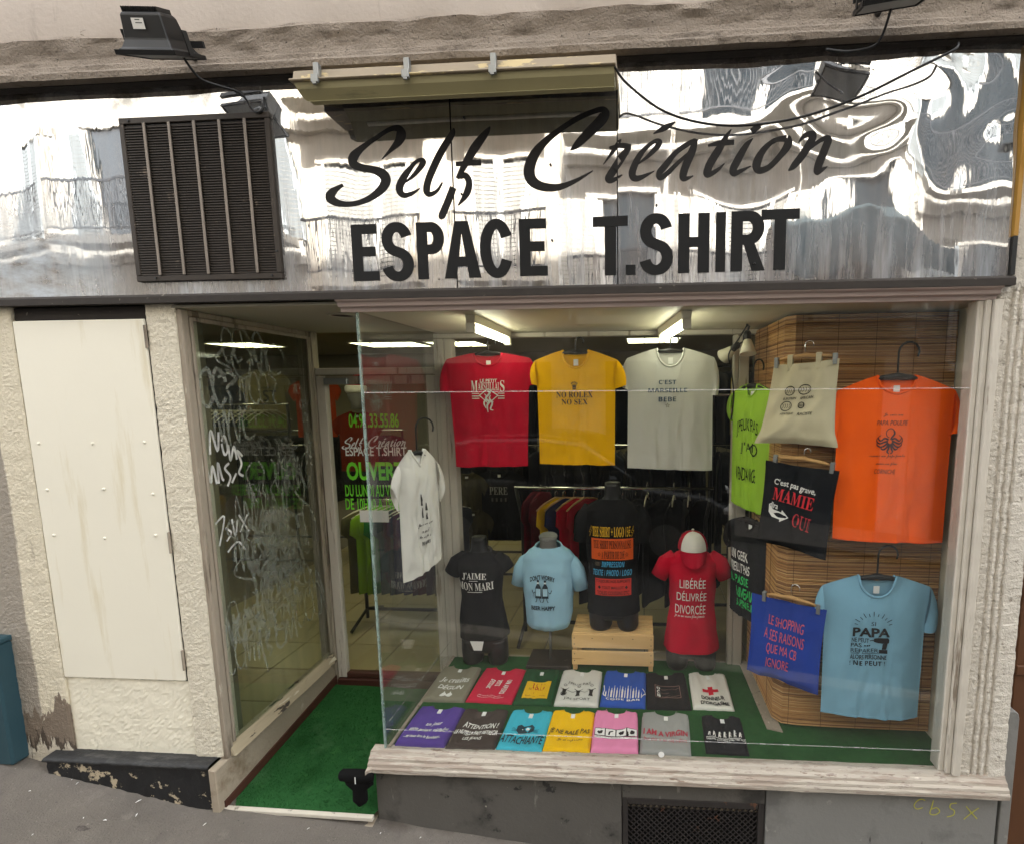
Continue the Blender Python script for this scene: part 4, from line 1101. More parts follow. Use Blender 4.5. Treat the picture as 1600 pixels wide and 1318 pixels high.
# ================================================================== garments
FAB = {}
def fabric(col, rough=.9):
    k = 'fabric ' + col
    if k not in FAB:
        FAB[k] = M(k, col, rough=rough, var=.05, vs=9, bump=.0008, bs=420, spec=.12, bump2=(.004, 7))
    return k
def ss(a, b, x):
    t = max(0.0, min(1.0, (x - a) / (b - a)))
    return t * t * (3 - 2 * t)
class Shirt:
    """T-shirt on a hanger. Outline numbers are in units of its own pattern, sx/sz metres each; x right, y down from the neck point."""
    def __init__(s, name, label, loc, rotz, sx, sz, n, nd, sh, sd, arm, chest, hem, L, sl, sr, col, cat='t-shirt', group=None, puff=.013, seed=1, vneck=False, rib=None, roll=0.0, hemtilt=0.0):
        s.sx, s.sz, s.n, s.nd, s.sh, s.sd, s.arm, s.chest, s.hem, s.L, s.puff, s.seed, s.v, s.ht = sx, sz, n, nd, sh, sd, arm, chest, hem, L, puff, seed, vneck, hemtilt
        s.root = r = thing(name, label, cat, loc, group=group, rot=(0, roll, rotz))
        fab = fabric(col)
        mb = MB()
        us = sorted(set([round(-1 + i / 12, 4) for i in range(25)] + [round(q * n / sh * math.sin(k * math.pi / 12), 4) for k in range(0, 7) for q in (-1, 1)]))
        NV = 34
        for side in (1, -1):
            rws = []
            for j in range(NV + 1):
                rws.append([s.pt(u, j / NV, side) for u in us])
            mb.grid(rws)
        for sgn, spec in ((-1, sl), (1, sr)):
            if not spec: continue
            (tx, ty), (bx, by) = spec
            for side in (1, -1):
                rws = []
                for i in range(9):
                    k = i / 8
                    r_ = []
                    for q in range(9):
                        t = q / 8
                        av = s.sd + (s.arm - s.sd) * t
                        ax = s.w(av) * sgn
                        cx, cy = tx + (bx - tx) * t, ty + (by - ty) * t
                        bow = 4 * k * (1 - k) * (1 - t) * (.07 * s.sh)
                        x, y = ax + (cx - ax) * k + bow * sgn, av + (cy - av) * k - bow * .5
                        d = s.puff * .8 * (math.sin(math.pi * min(1, max(0, t))) ** .8) + .002
                        d += .003 * noise.noise((x * .08, y * .1, s.seed))
                        r_.append((x * sx, -d * side if side == 1 else d, -y * sz))
                    rws.append(r_)
                mb.grid(rws)
        obj('fabric', mb, fab, r, local=True, smooth=True, weld=.0006, recalc=False)
        rim = fabric(rib or col)
        for side, dd in ((1, nd), (-1, nd * .32)):
            P = []
            for k in range(17):
                x = -n + 2 * n * k / 16
                P.append(s.edge(x, dd, side))
            obj('collar', MB().tube(P, .0052, 6), rim, r, local=True, smooth=True)
        y = nd * .32
        obj('neck_label', MB().box(-.011, .013, -.0026, -.0014, -(y + 1) * sz - .046, -(y + 1) * sz - .014), 'label paper', r, local=True)
        hm = MB()
        P = [s.pt(u, .992, 1) for u in us]
        hm.tube([(x, yy - .0012, z) for x, yy, z in P], .0016, 4)
        obj('hem', hm, fab, r, local=True, smooth=True)
    def w(s, y):
        if y < s.arm: return s.sh + (s.chest - s.sh) * ss(s.sd, s.arm, y)
        return s.chest + (s.hem - s.chest) * ss(s.arm, s.L, y) ** .8
    def top(s, x, nd):
        a = abs(x)
        if a < s.n:
            if s.v and nd == s.nd: return nd * (1 - a / s.n) ** .9
            return nd * math.sqrt(max(0, 1 - (a / s.n) ** 2))
        return s.sd * ((a - s.n) / (s.sh - s.n)) ** 1.15
    def depth(s, x, y):
        u = max(-1, min(1, x / max(1e-6, s.w(y))))
        d = .004 + s.puff * ss(0, s.arm * .8, y) * (1 - abs(u) ** 3.5)
        q = ss(s.arm * .4, s.L, y)
        d += .007 * q * (1 - abs(noise.noise((x / s.sh * 3.4, y / s.L * .9, s.seed + 20)))) ** 5 + .005 * (1 - abs(noise.noise((x / s.sh * 2.2 + y / s.L * 2.5, y / s.L * 3.2, s.seed + 31)))) ** 6 * (1 - abs(u) ** 4)
        d += (.0085 * noise.noise((x * .055, y * .012, s.seed)) + .0045 * noise.noise((x * .12, y * .03, s.seed + 9)) + .0015 * noise.noise((x * .3, y * .12, s.seed + 4))) * (.35 + q) * (1 - abs(u) ** 6)
        return d
    def pt(s, u, v, side):
        x0 = u * s.sh
        t0 = s.top(x0, s.nd if side == 1 else s.nd * .32)
        y = t0 + (s.L + s.ht * u + 1.6 * noise.noise((u * 2.2, 1, s.seed)) - t0) * v
        x = u * s.w(y)
        e = 1 - abs(u) ** 8
        d = s.depth(x, y) * e if side == 1 else -.010 * ss(0, s.arm, y) * e - .002 * e
        return (x * s.sx, -d, -y * s.sz)
    def edge(s, x, nd, side):
        y = s.top(x, nd)
        d = (s.depth(x, y) if side == 1 else -.004)
        return (x * s.sx, -d - (.001 if side == 1 else 0), -y * s.sz)
    def art(s, A, ox=0, oy=0):
        A.put(s.root, lambda x, y, l: ((x - ox) * s.sx, -s.depth(x - ox, y - oy) - .0016 - l, -(y - oy) * s.sz))
        return s

def hanger(name, label, loc, rotz, w, col='black plastic', hook=.09, drop=.035, clips=False, roll=0.0, th=.010, group=None):
    h = thing(name, label, 'hanger', loc, group=group, rot=(0, roll, rotz))
    mb = MB()
    P = [(-w, 0, -drop), (-w * .75, 0, -drop * .55), (-w * .3, 0, -.004), (0, 0, 0), (w * .3, 0, -.004), (w * .75, 0, -drop * .55), (w, 0, -drop)]
    mb.tube(P, [th * .6, th * .8, th, th * 1.15, th, th * .8, th * .6], 8)
    obj('shoulder_bar', mb, col, h, local=True, smooth=True)
    H = [(0, 0, .004), (0, 0, hook * .55)] + [(.0 + hook * .26 * (1 - math.cos(k)) - .0, 0, hook * .62 + hook * .26 * math.sin(k)) for k in frange(0, 3.6, 8)]
    obj('hook', MB().tube(H, .0042 if col == 'black plastic' else .002, 6), col if col == 'black plastic' else 'chrome', h, local=True, smooth=True)
    if clips:
        for sg_ in (-1, 1):
            x = sg_ * w * 1.10
            obj('clip', MB().box(x - .008, x + .008, -.011, -.004, -drop - .032, -drop + .012).box(x - .008, x + .008, .004, .010, -drop - .03, -drop + .012).box(x - .004, x + .004, -.004, .004, -drop - .004, -drop + .006), 'grey metal', h, local=True, bevel=.0015)
            obj('clip_wire', MB().tube([(sg_ * w * .9, 0, -drop * .9), (x, 0, -drop * .9)], .0022, 6), 'chrome', h, local=True)
    return h

W_, K_ = '#e2e0da', '#1b1b1d'
# --- three t-shirts across the back of the display
red = Shirt('t_shirt', 'crimson t-shirt with white Le Petit Marseillais emblem', (-.803, .69, 1.953), 0, .00344, .00343, 22, 19, 64, 8, 60, 61, 57, 173,
            ((-77, 57), (-62, 58)), ((72, 48), (61, 49)), '#c00f2e', group='t-shirts hung across the back of the display', seed=3, hemtilt=-1)
A = Art()
A.t('LE PETIT', 753, 779, 592, 597, W_, 'bold')
A.t('M', 739, 749, 594.5, 611, W_, 'serif'); A.t('ARSEILLAI', 749.5, 782, 597, 609, W_, 'serif'); A.t('S', 783.5, 790.5, 594, 611, W_, 'serif')
for y in (613.5, 617.5, 621):
    A.line(W_, [(740, y), (751, y)], 1.3); A.line(W_, [(780, y), (790, y)], 1.3)
A.line(W_, [(751, 616.5), (765, 606.5), (780, 616.5), (765, 629), (751, 616.5)], 1.4)
A.s(W_, [(764, 610, 2), (768, 612, 3), (765, 616, 3), (761, 621, 3), (766, 626, 3), (763, 632, 3), (764, 642, 1)])
A.s(W_, [(759, 614, 1), (762, 619, 2), (758, 628, 2.5), (761, 636, 1)]); A.s(W_, [(769, 616, 1), (767, 621, 2.5), (771, 628, 2.5), (768, 637, 2), (772, 639, 1)])
A.s(W_, [(757, 626, 1), (765, 624, 1.5), (773, 626, 1)])
red.art(A, 765, 553)
yel = Shirt('t_shirt', 'yellow t-shirt lettered No Rolex No Sex under a small crown', (-.341, .672, 1.962), 0, .00336, .0034, 20, 27, 63, 15, 58, 60, 59, 173,
            ((-69, 50), (-58, 53)), ((77, 53), (61, 58)), '#f0b400', group='t-shirts hung across the back of the display', seed=8, hemtilt=1)
A = Art()
A.t('\u265b', 895, 905, 595, 607, '#2b2413'); A.t('NO ROLEX', 872, 928, 610, 619, '#2b2413', 'serif'); A.t('NO SEX', 880, 920, 621, 629.5, '#2b2413', 'serif')
yel.art(A, 902, 548)
gry = Shirt('t_shirt', "pale grey t-shirt lettered C'est Marseille Bebe over a tiny star", (.142, .69, 1.966), 0, .00328, .0034, 21, 27, 67, 14, 66, 66, 67, 182,
            ((-74, 58), (-64, 62)), ((74, 70), (64, 70)), '#c8c8c2', group='t-shirts hung across the back of the display', seed=14, hemtilt=2)
A = Art()
gb = '#47576a'
A.t("C'EST", 1029, 1056, 592, 598.5, gb, 'fat'); A.t('MARSEILLE', 1013, 1073, 604, 610.5, gb, 'fat'); A.t('BEBE', 1029, 1056, 617, 624, gb, 'fat'); A.t('\u2606', 1039, 1047, 625.5, 633, '#7a715c')
gry.art(A, 1047, 545)
for x, z, l in ((-.803, 1.962, 'black hanger inside the crimson t-shirt'), (-.341, 1.960, 'black hanger inside the yellow t-shirt'), (.142, 1.962, 'black hanger inside the pale grey t-shirt')):
    hanger('hanger', l, (x, .685 if abs(x + .341) > .01 else .667, z - .006), 0, .068, hook=.08, drop=.008, th=.011, group='hangers in the display')

# --- orange and light blue t-shirts in front of the bamboo blind
org = Shirt('t_shirt', 'large orange t-shirt with octopus print and Papa Poulpe lettering', (1.006, .150, 1.805), 0, .00244, .00262, 31, 27, 92, 22, 92, 91, 90, 256,
            ((-107, 88), (-92, 98)), ((102, 86), (86, 89)), '#ff610d', seed=21, puff=.022, hemtilt=2)
A = Art()
dk = '#3a1018'
A.t('Je suis un', 1380, 1410, 644, 650, dk, 'script'); A.t('PAPA POULPE', 1369, 1418, 655, 662, dk, 'it')
A.ring(dk, 1391, 674, 6, 7, 1.2, a0=100, a1=440)
A.s(dk, [(1395, 668, 1), (1398, 674, 2.6), (1394, 680, 2.6), (1391, 684, 1)])
for sg_ in (-1, 1):
    for pts in ([(2, 12), (8, 10), (14, 14), (18, 9), (14, 5)], [(3, 14), (9, 16), (15, 18), (20, 14), (19, 9)], [(3, 16), (8, 21), (14, 23), (19, 20), (18, 16)],
                [(2, 17), (5, 24), (10, 27), (13, 24), (10, 21)], [(1, 18), (2, 25), (4, 30), (1, 33)]):
        A.s(dk, [(1391 + sg_ * x, 672 + y, w) for (x, y), w in zip(pts, (2.8, 2.6, 2.2, 1.5, .8))])
A.t('comme un papa poule', 1361, 1416, 706, 712, dk, 'script'); A.t('mais en plus', 1372, 1405, 718, 724, dk, 'script'); A.t('CORNICHE', 1370, 1402, 729, 736, dk, 'it')
org.art(A, 1402, 588)
pap = Shirt('t_shirt', 'light blue t-shirt with Si Papa Ne Peut Pas drill print', (.974, .150, .985), 0, .00259, .00284, 29, 31, 84, 16, 76, 79, 78, 219,
            ((-93, 71), (-77, 76)), ((98, 82), (79, 86)), '#7fadc4', seed=33, puff=.022, hemtilt=2)
A = Art()
for k in range(11):
    an = R(200 + 14 * k)
    r0, r1 = 22, 27 + (3 if k % 2 else 0)
    A.line(K_, [(1364 + r0 * 1.15 * math.cos(an), 973 + r0 * .9 * math.sin(an) + 4), (1364 + r1 * 1.15 * math.cos(an), 973 + r1 * .9 * math.sin(an) + 4)], 1)
A.t('SI', 1361, 1368, 966, 972, K_); A.t('PAPA', 1333, 1391, 975, 989, K_, 'black'); A.t('NE PEUT', 1332, 1358, 991, 997.5, K_, 'bold'); A.t('PAS \u2022\u2022\u2022', 1331, 1361, 999, 1005, K_, 'bold')
A.t('REPARER', 1331, 1374, 1007, 1013, K_); A.t('ALORS PERSONNE', 1330, 1387, 1016.5, 1023.5, K_, 'bold'); A.t('! NE PEUT !', 1330, 1385, 1026, 1033, K_, 'fat')
A.line(K_, [(1331, 1014.5), (1375, 1014.5)], .7); A.line(K_, [(1359, 994), (1366, 994)], 1.4)
A.poly(K_, [(1366, 991), (1372, 990), (1388, 990.5), (1390.5, 993), (1390, 998), (1386, 999.5), (1372, 998), (1366, 996)])
A.poly(K_, [(1380, 999), (1388, 999), (1386, 1008), (1379, 1008)]); A.poly(K_, [(1375, 1008.5), (1388, 1008.5), (1388, 1014), (1375, 1014)])
pap.art(A, 1370, 899)
hanger('hanger', 'black hanger with tall hook holding the orange t-shirt', (1.006, .146, 1.802), 0, .074, hook=.15, drop=.010, th=.013, group='hangers in the display')
hanger('hanger', 'black hanger with tall hook holding the light blue papa t-shirt', (.974, .146, .982), 0, .073, hook=.15, drop=.010, th=.013, group='hangers in the display')

# --- lime and black t-shirts turned edgewise beside the blind
rz = R(-62)
lime = Shirt('t_shirt', 'lime green t-shirt turned sideways behind the cream tote', (.541, .598, 1.782), rz, .001, .001, 42, 62, 150, 40, 190, 152, 150, 620,
             ((-195, 95), (-165, 190)), ((195, 95), (165, 190)), '#9cc63f', seed=41, puff=.02, hemtilt=12)
A = Art()
ol = '#2f3d17'
A.t("J'PEUX PAS", -85, 75, 165, 245, ol, 'sans', arc=22); A.t("J'AI", -45, 45, 285, 345, ol); A.ring(ol, 50, 320, 22, 26, 7); A.t('VENDANGE', -85, 70, 410, 480, ol, 'sans')
lime.art(A)
gk = Shirt('t_shirt', 'black t-shirt turned sideways with white and green geek lettering', (.545, .588, 1.115), rz, .001, .001, 42, 60, 165, 45, 190, 152, 150, 520,
           ((-215, 130), (-175, 200)), ((210, 120), (170, 195)), '#1d1d1f', seed=47, puff=.02)
A = Art()
A.t('UN GEEK', -120, 20, 175, 225, W_, 'bold'); A.t("N'VIEILLIT PAS", -125, 30, 240, 290, W_, 'bold'); A.t('IL PASSE', -110, 30, 305, 350, '#35c565', 'bold'); A.t('NIVEAU', -60, 60, 365, 420, '#35c565', 'bold'); A.t('SUPERIEUR', -60, 70, 430, 470, '#35c565', 'bold')
gk.art(A)
hanger('hanger', 'black hanger holding the sideways lime green t-shirt', (.541, .598, 1.775), rz, .10, hook=.14, drop=.02, th=.012, group='hangers in the display')
hanger('hanger', 'black hanger holding the sideways black geek t-shirt', (.545, .588, 1.105), rz, .10, hook=.1, drop=.02, th=.012, group='hangers in the display')

# --- white t-shirt by the side glass
wh = Shirt('t_shirt', 'white v-neck t-shirt hanging by the side glass next to the door', (-.992, .205, 1.505), R(57), .001, .001, 36, 72, 92, 58, 175, 98, 100, 545,
           ((-132, 150), (-104, 262)), ((132, 150), (104, 255)), '#d9d6cd', seed=52, puff=.026, vneck=True, hemtilt=-36)
A = Art()
for x, y0, y1 in ((-12, 195, 245), (-9, 255, 300), (10, 235, 270), (10, 280, 310)):
    A.s('#3d3a38', [(x, y0, 3), (x, (y0 + y1) / 2, 7), (x, y1, 9)])
for k, (a_, b_) in enumerate(((-40, 40), (-18, 20), (-30, 30), (-20, 22))):
    A.t(('peace', 'and', 'hope', 'now')[k], a_, b_, 322 + 28 * k, 340 + 28 * k, '#57534f', 'script', rot=-8)
wh.art(A)
hanger('hanger', 'dark hanger with long hook holding the white v-neck t-shirt', (-.992, .205, 1.492), R(57), .065, hook=.17, drop=.05, th=.010, group='hangers in the display')

# --- tote bags on clip hangers
def tote(label, q, col, seed, handle=True, flare=.0):
    """q: four corners in the bag's own plane (x, z): top left, top right, bottom right, bottom left."""
    t_ = thing('tote_bag', label, 'tote bag', (.66, .19, 0), R(-33), group='tote bags on clip hangers')
    def P(u, v):
        a_ = [q[0][k] + (q[1][k] - q[0][k]) * u for k in (0, 1)]
        b_ = [q[3][k] + (q[2][k] - q[3][k]) * u for k in (0, 1)]
        fl_ = ss(.8, 1, v) * flare * (u - .5) * 2
        return [a_[0] + (b_[0] - a_[0]) * v + fl_ - (.006 * math.sin(v * 3.14) * (2 * u - 1)), a_[1] + (b_[1] - a_[1]) * v - .006 * math.sin(u * 3.14) * (1 - v) + .008 * math.sin(u * 3.14) * v]
    def D(u, v):
        e = (1 - abs(2 * u - 1) ** 5)
        w_ = abs(math.sin((u - .5) * 3.2 + (v * (1.2 if u > .5 else -1.2))))
        return e * (.006 + .020 * ss(.15, .8, v) * (1 - ss(.92, 1.0, v)) + .010 * noise.noise((u * 3, v * 3, seed)) + .005 * noise.noise((u * 8, v * 5, seed)) + .006 * (1 - v) * math.sin(u * 14 + seed) + .008 * (1 - abs(noise.noise((u * 2.4 + v * 1.6, v * 1.2, seed + 5)))) ** 6)
    mb = MB()
    N_ = 30
    for sd_ in (1, -1):
        mb.grid([[(P(i / N_, j / N_)[0], -D(i / N_, j / N_) * (1 if sd_ == 1 else -.5), P(i / N_, j / N_)[1]) for i in range(N_ + 1)] for j in range(N_ + 1)])
    obj('cloth', mb, fabric(col), t_, local=True, smooth=True, weld=.0004, recalc=False)
    hb = MB()
    hb.grid([[(P(i / 20, v)[0], -D(i / 20, v) - .0022, P(i / 20, v)[1]) for i in range(21)] for v in (.002, .065, .068)])
    obj('top_hem', hb, fabric(col), t_, local=True, smooth=True, recalc=False)
    if handle:
        for u in (.22, .66):
            a_, b_ = P(u, 0), P(u + .085, 0)
            obj('strap', MB().box(a_[0], b_[0], -.012, .010, min(a_[1], b_[1]) - .03, a_[1] + .038), fabric(col), t_, local=True, bevel=.003)
    return t_, (lambda x, y, l: (P(x, y)[0], -D(x, y) - .0016 - l, P(x, y)[1]))
t_, fn = tote('cream cotton tote bag with four little brain drawings', [(-.125, 1.857), (.132, 1.872), (.129, 1.522), (-.190, 1.522)], '#c9bfa0', 2, flare=.012)
A = Art()
g_ = '#3c3a33'
for cx_, cy_, rx_, ry_ in ((.34, .335, .075, .055), (.56, .325, .085, .058), (.32, .525, .085, .058), (.545, .515, .04, .035)):
    A.ring(g_, cx_, cy_, rx_, ry_, .011)
    for k in range(4):
        A.s(g_, [(cx_ - rx_ * .7 + rx_ * .42 * k, cy_ + ry_ * .5, .007), (cx_ - rx_ * .5 + rx_ * .42 * k, cy_, .008), (cx_ - rx_ * .75 + rx_ * .45 * k, cy_ - ry_ * .5, .007)], sub=4)
A.t('EUROPEEN', .25, .46, .415, .445, g_, 'boldit', rot=-2); A.t('AFRICAIN', .51, .70, .405, .440, g_, 'boldit', rot=-5)
A.t('ASIATIQUE', .25, .46, .605, .635, g_, 'boldit', rot=-2); A.t('RACISTE', .51, .72, .60, .635, g_, 'boldit', rot=-3)
A.put(t_, fn)
t2, fn = tote('black cotton tote bag lettered Mamie Oui with white arrow', [(-.148, 1.452), (.152, 1.430), (.115, 1.053), (-.180, 1.092)], '#17181c', 5, False)
A = Art()
A.t("C'est pas grave,", .17, .76, .20, .295, W_, 'bold', rot=4); A.t('MAMIE', .17, .76, .31, .46, '#d22b34', 'serif', rot=4); A.t('dira', .14, .27, .475, .545, W_, 'bold', rot=4)
A.poly(W_, [(.13, .50), (.20, .56), (.33, .575), (.335, .545), (.44, .625), (.325, .69), (.325, .66), (.20, .65), (.14, .60)])
A.t('OUI', .50, .76, .56, .72, '#c8343c', 'serif', rot=4); A.t('OUI', .515, .745, .575, .705, '#24131a', 'sans', rot=4)
A.put(t2, fn)
t3, fn = tote('royal blue cotton tote bag with pink Le Shopping lettering', [(-.194, .842), (.129, .843), (.109, .456), (-.208, .466)], '#1d3f9c', 9, False)
A = Art()
pk = '#d4606c'
A.t('LE SHOPPING', .27, .76, .20, .32, pk, 'sans', rot=2); A.t('A SES RAISONS', .22, .78, .37, .50, pk, 'sans', rot=2); A.t('QUE MA CB', .28, .70, .54, .67, pk, 'sans', rot=2); A.t('IGNORE', .30, .60, .71, .83, pk, 'sans', rot=1)
A.put(t3, fn)
def thg(u, z, lab, tilt, hk=.09):
    c_, s_ = math.cos(R(33)), math.sin(R(33))
    hanger('clip_hanger', lab, (.66 + u * c_, .19 - u * s_, z), R(-33), .105, 'hanger wood', hook=hk, drop=.012, clips=True, roll=tilt, th=.009, group='wooden clip hangers')
thg(0.0, 1.890, 'wooden clip hanger above the cream tote bag', R(-2), .065)
thg(.01, 1.470, 'wooden clip hanger above the black Mamie tote bag', R(4), .05)
thg(-.02, .862, 'wooden clip hanger with wire hook above the blue tote bag', R(0), .07)

# ================================================================== mannequins
class Loft:
    def __init__(s, secs):
        s.k = secs              # (y, cx, rx, ry) in pattern units
    def at(s, y):
        k = s.k
        if y <= k[0][0]: return k[0][1:]
        for a_, b_ in zip(k, k[1:]):
            if y <= b_[0]:
                t = (y - a_[0]) / (b_[0] - a_[0])
                t = t * t * (3 - 2 * t) * .5 + t * .5
                return tuple(a_[q] + (b_[q] - a_[q]) * t for q in (1, 2, 3))
        return k[-1][1:]
    def mesh(s, mb, sx, sz, n=32, m=40, grow=0.0, cy=0.0, wr=0.0, seed=0, cap0=True, cap1=True, ex=2.3):
        rs = []
        y0, y1 = s.k[0][0], s.k[-1][0]
        for j in range(m + 1):
            y = y0 + (y1 - y0) * j / m
            cx, rx, ry = s.at(y)
            r_ = []
            for i in range(n):
                an = 2 * math.pi * i / n
                c_, q_ = math.cos(an), math.sin(an)
                f_ = (abs(c_) ** ex + abs(q_) ** ex) ** (-1 / ex)
                w_ = wr * noise.noise((c_ * 2.2, q_ * 2.2, y * .035 + seed)) + wr * .55 * noise.noise((c_ * 5, q_ * 5, y * .05 + seed)) + wr * .3 * noise.noise((c_ * 9, q_ * 9, y * .03 + seed * 2))
                r_.append(((cx + (rx + grow) * c_ * f_) * sx + w_ * c_, cy + ((ry + grow) * q_ * f_) * sx + w_ * q_, -y * sz))
            rs.append(r_)
        return mb.rings(rs, cap0, cap1)
    def front(s, x, y, sx, sz, grow=0.0, cy=0.0, ex=2.3):
        cx, rx, ry = s.at(y)
        u = min(.985, abs((x - cx) / (rx + grow)))
        return (x * sx, cy - (ry + grow) * sx * (1 - u ** ex) ** (1 / ex), -y * sz)
def limb(mb, pts, rad, flat_=.75, n=16, cap=True):
    rs = []
    P = [Vector(p) for p in pts]
    for i, p in enumerate(P):
        d = (P[min(i + 1, len(P) - 1)] - P[max(0, i - 1)]).normalized()
        a_ = d.cross(Vector((0, 1, 0))).normalized()
        rs.append([p + a_ * rad[i] * math.cos(2 * math.pi * k / n) + Vector((0, 1, 0)) * rad[i] * flat_ * math.sin(2 * math.pi * k / n) for k in range(n)])
    return mb.rings(rs, True, cap)

M('mannequin black', '#1a1a1b', .42, var=.1)
M('mannequin grey', '#6f6d6a', .55, var=.08)
SX, SZ = .0035, .0037
def mannequin(label, loc, skin, body, legs, shirt, sleeves, col, art, collar=None, neck_cap=None, group='shop mannequins', rib=None):
    m_ = thing('mannequin', label, 'mannequin', loc, group=group)
    mb = MB()
    Loft(body).mesh(mb, SX, SZ)
    for lg in legs:
        Loft(lg).mesh(mb, SX, SZ, n=20, m=14, ex=2)
    obj('torso', mb, skin, m_, local=True, smooth=True)
    if neck_cap:
        y, rx, ry = neck_cap
        obj('neck_plate', MB().rings([[(rx * SX * k * math.cos(a_), ry * SX * k * math.sin(a_), -y * SZ + h + .25 * ry * SX * k * math.sin(a_)) for a_ in frange(0, 6.0, 21)] for k, h in ((1, -.006), (1.02, .0), (.97, .004))], True, True), 'grey metal', m_, local=True)
    sh_ = Loft(shirt)
    mb = MB()
    sh_.mesh(mb, SX, SZ, n=40, m=48, wr=.0085, seed=loc[0] * 7, cap0=False, cap1=False)
    for pts, rad in sleeves:
        limb(mb, [(x * SX, y_ * SX, -y * SZ) for x, y_, y in pts], [q * SX for q in rad], cap=True)
    s_ = obj('shirt', mb, fabric(col), m_, local=True, smooth=True)
    cx, rx, ry = sh_.k[0][1:]
    y = sh_.k[0][0]
    cl_ = collar or (y, rx, ry, 6)
    obj('collar', MB().tube([(cl_[1] * SX * math.cos(a_), cl_[2] * SX * math.sin(a_) - (.006 if math.sin(a_) < 0 else 0), -(cl_[0] - cl_[3] * math.sin(a_) * (1 if math.sin(a_) < 0 else .4)) * SZ) for a_ in frange(0, 2 * math.pi * 23 / 24, 23)], .006, 6, True), fabric(rib or col), s_, local=True, smooth=True)
    if art:
        art.put(s_, lambda x, y, l: (lambda p: (p[0], p[1] - .0085 - l, p[2]))(sh_.front(x, y, SX, SZ)), 'print')
    return m_
# black torso, J'aime mon mari      (y measured from the base, upwards negative -> use base = 0)
def up(secs, base): return [(y - base,) + t for y, *t in [(s_[0], *s_[1:]) for s_ in secs] for t in [tuple(t)]]
b0 = 1033
A = Art()
A.t("J'AIME", -24, 15, 884 - b0, 894.5 - b0, W_, 'serif', arc=1); A.t('MON MARI', -32, 25, 899 - b0, 911.5 - b0, W_, 'serif', arc=-1.5); A.line(W_, [(-12, 896.2 - b0), (2, 895.8 - b0)], .8); A.line(W_, [(-16, 914 - b0), (8, 913.5 - b0)], 1)
jm = mannequin("black torso mannequin in black J'aime Mon Mari t-shirt", (-.900, .745, .228), 'mannequin black',
          up([(836, -2, 11, 11), (842, -2, 12, 12), (856, -2, 13, 12), (864, -2, 24, 14), (880, -1, 32, 18), (905, -1, 31, 22), (935, -1, 28, 18), (962, 0, 34, 21), (985, 1, 37, 24), (1003, 1, 37, 23), (1012, 1, 34, 20)], b0),
          [up([(995, -18, 18, 21), (1012, -19, 18, 20), (1028, -19, 17, 18), (1033, -19, 15, 16)], b0), up([(995, 20, 18, 21), (1012, 22, 17, 20), (1028, 23, 16, 18), (1033, 23, 14, 16)], b0)],
          up([(857, -2, 16, 15), (862, -2, 27, 17), (872, -1, 37, 20), (895, -1, 34, 25), (935, -1, 31.5, 21), (965, 0, 37, 24), (990, 1, 40, 27)], b0),
          [(((-24, 0, 868 - b0), (-38, -1, 878 - b0), (-48, -2, 893 - b0)), (13, 15, 13)), (((22, 0, 868 - b0), (36, -1, 876 - b0), (44, -2, 886 - b0)), (13, 14, 12))], '#1b1b1c', A, (858 - b0, 17, 15, 9), rib='#343436')
obj('white_card', MB().add([(-14 * SX, -.098, (1033 - 989) * SZ), (8 * SX, -.098, (1033 - 989) * SZ), (5 * SX, -.102, (1033 - 1003) * SZ), (-8 * SX, -.102, (1033 - 1003) * SZ)], [(0, 1, 2, 3)]), 'label paper', jm, local=True, recalc=False)  # small plain white sheet in front of the thighs
# grey bust on a pole, light blue shirt
b0 = 1033
A = Art()
n_ = '#22303a'
A.t("DON'T WORRY", -25, 14, 889 - b0, 896.5 - b0, n_, 'black', arc=4.5); A.t('BEER HAPPY', -24, 14, 936.5 - b0, 943 - b0, n_, 'black')
for cx_ in (-12, -1):
    A.poly(n_, [(cx_ - 1.6, 897 - b0), (cx_ + 1.6, 897 - b0), (cx_ + 1.8, 903 - b0), (cx_ + 4.2, 908 - b0), (cx_ + 5, 924.5 - b0), (cx_ - 5, 924.5 - b0), (cx_ - 4.2, 908 - b0), (cx_ - 1.8, 903 - b0)])
    A.rect('#a9cfe0', cx_ - 3.7, cx_ + 3.7, 910 - b0, 921 - b0, 3); A.rect('#d8e4e8', cx_ - 1.7, cx_ + 1.7, 900.2 - b0, 902.6 - b0, 2)
    A.disc(n_, cx_ - 1.4, 913.5 - b0, .8, 1, 8); A.disc(n_, cx_ + 1.4, 913.5 - b0, .8, 1, 8); A.s(n_, [(cx_ - 1.6, 916.5 - b0, .7), (cx_, 918 - b0, .8), (cx_ + 1.6, 916.5 - b0, .7)])
    for d_ in (-2, 2):
        A.s(n_, [(cx_ + d_, 924 - b0, 1), (cx_ + d_ * 1.6, 929 - b0, 1), (cx_ + d_ * 2.3, 930.5 - b0, 1.6)])
for sg_, cx_ in ((-1, -17), (1, 4)):
    A.s(n_, [(cx_, 915 - b0, 1), (cx_ + sg_ * 3, 917 - b0, 1), (cx_ + sg_ * 5, 912 - b0, 1.2)])
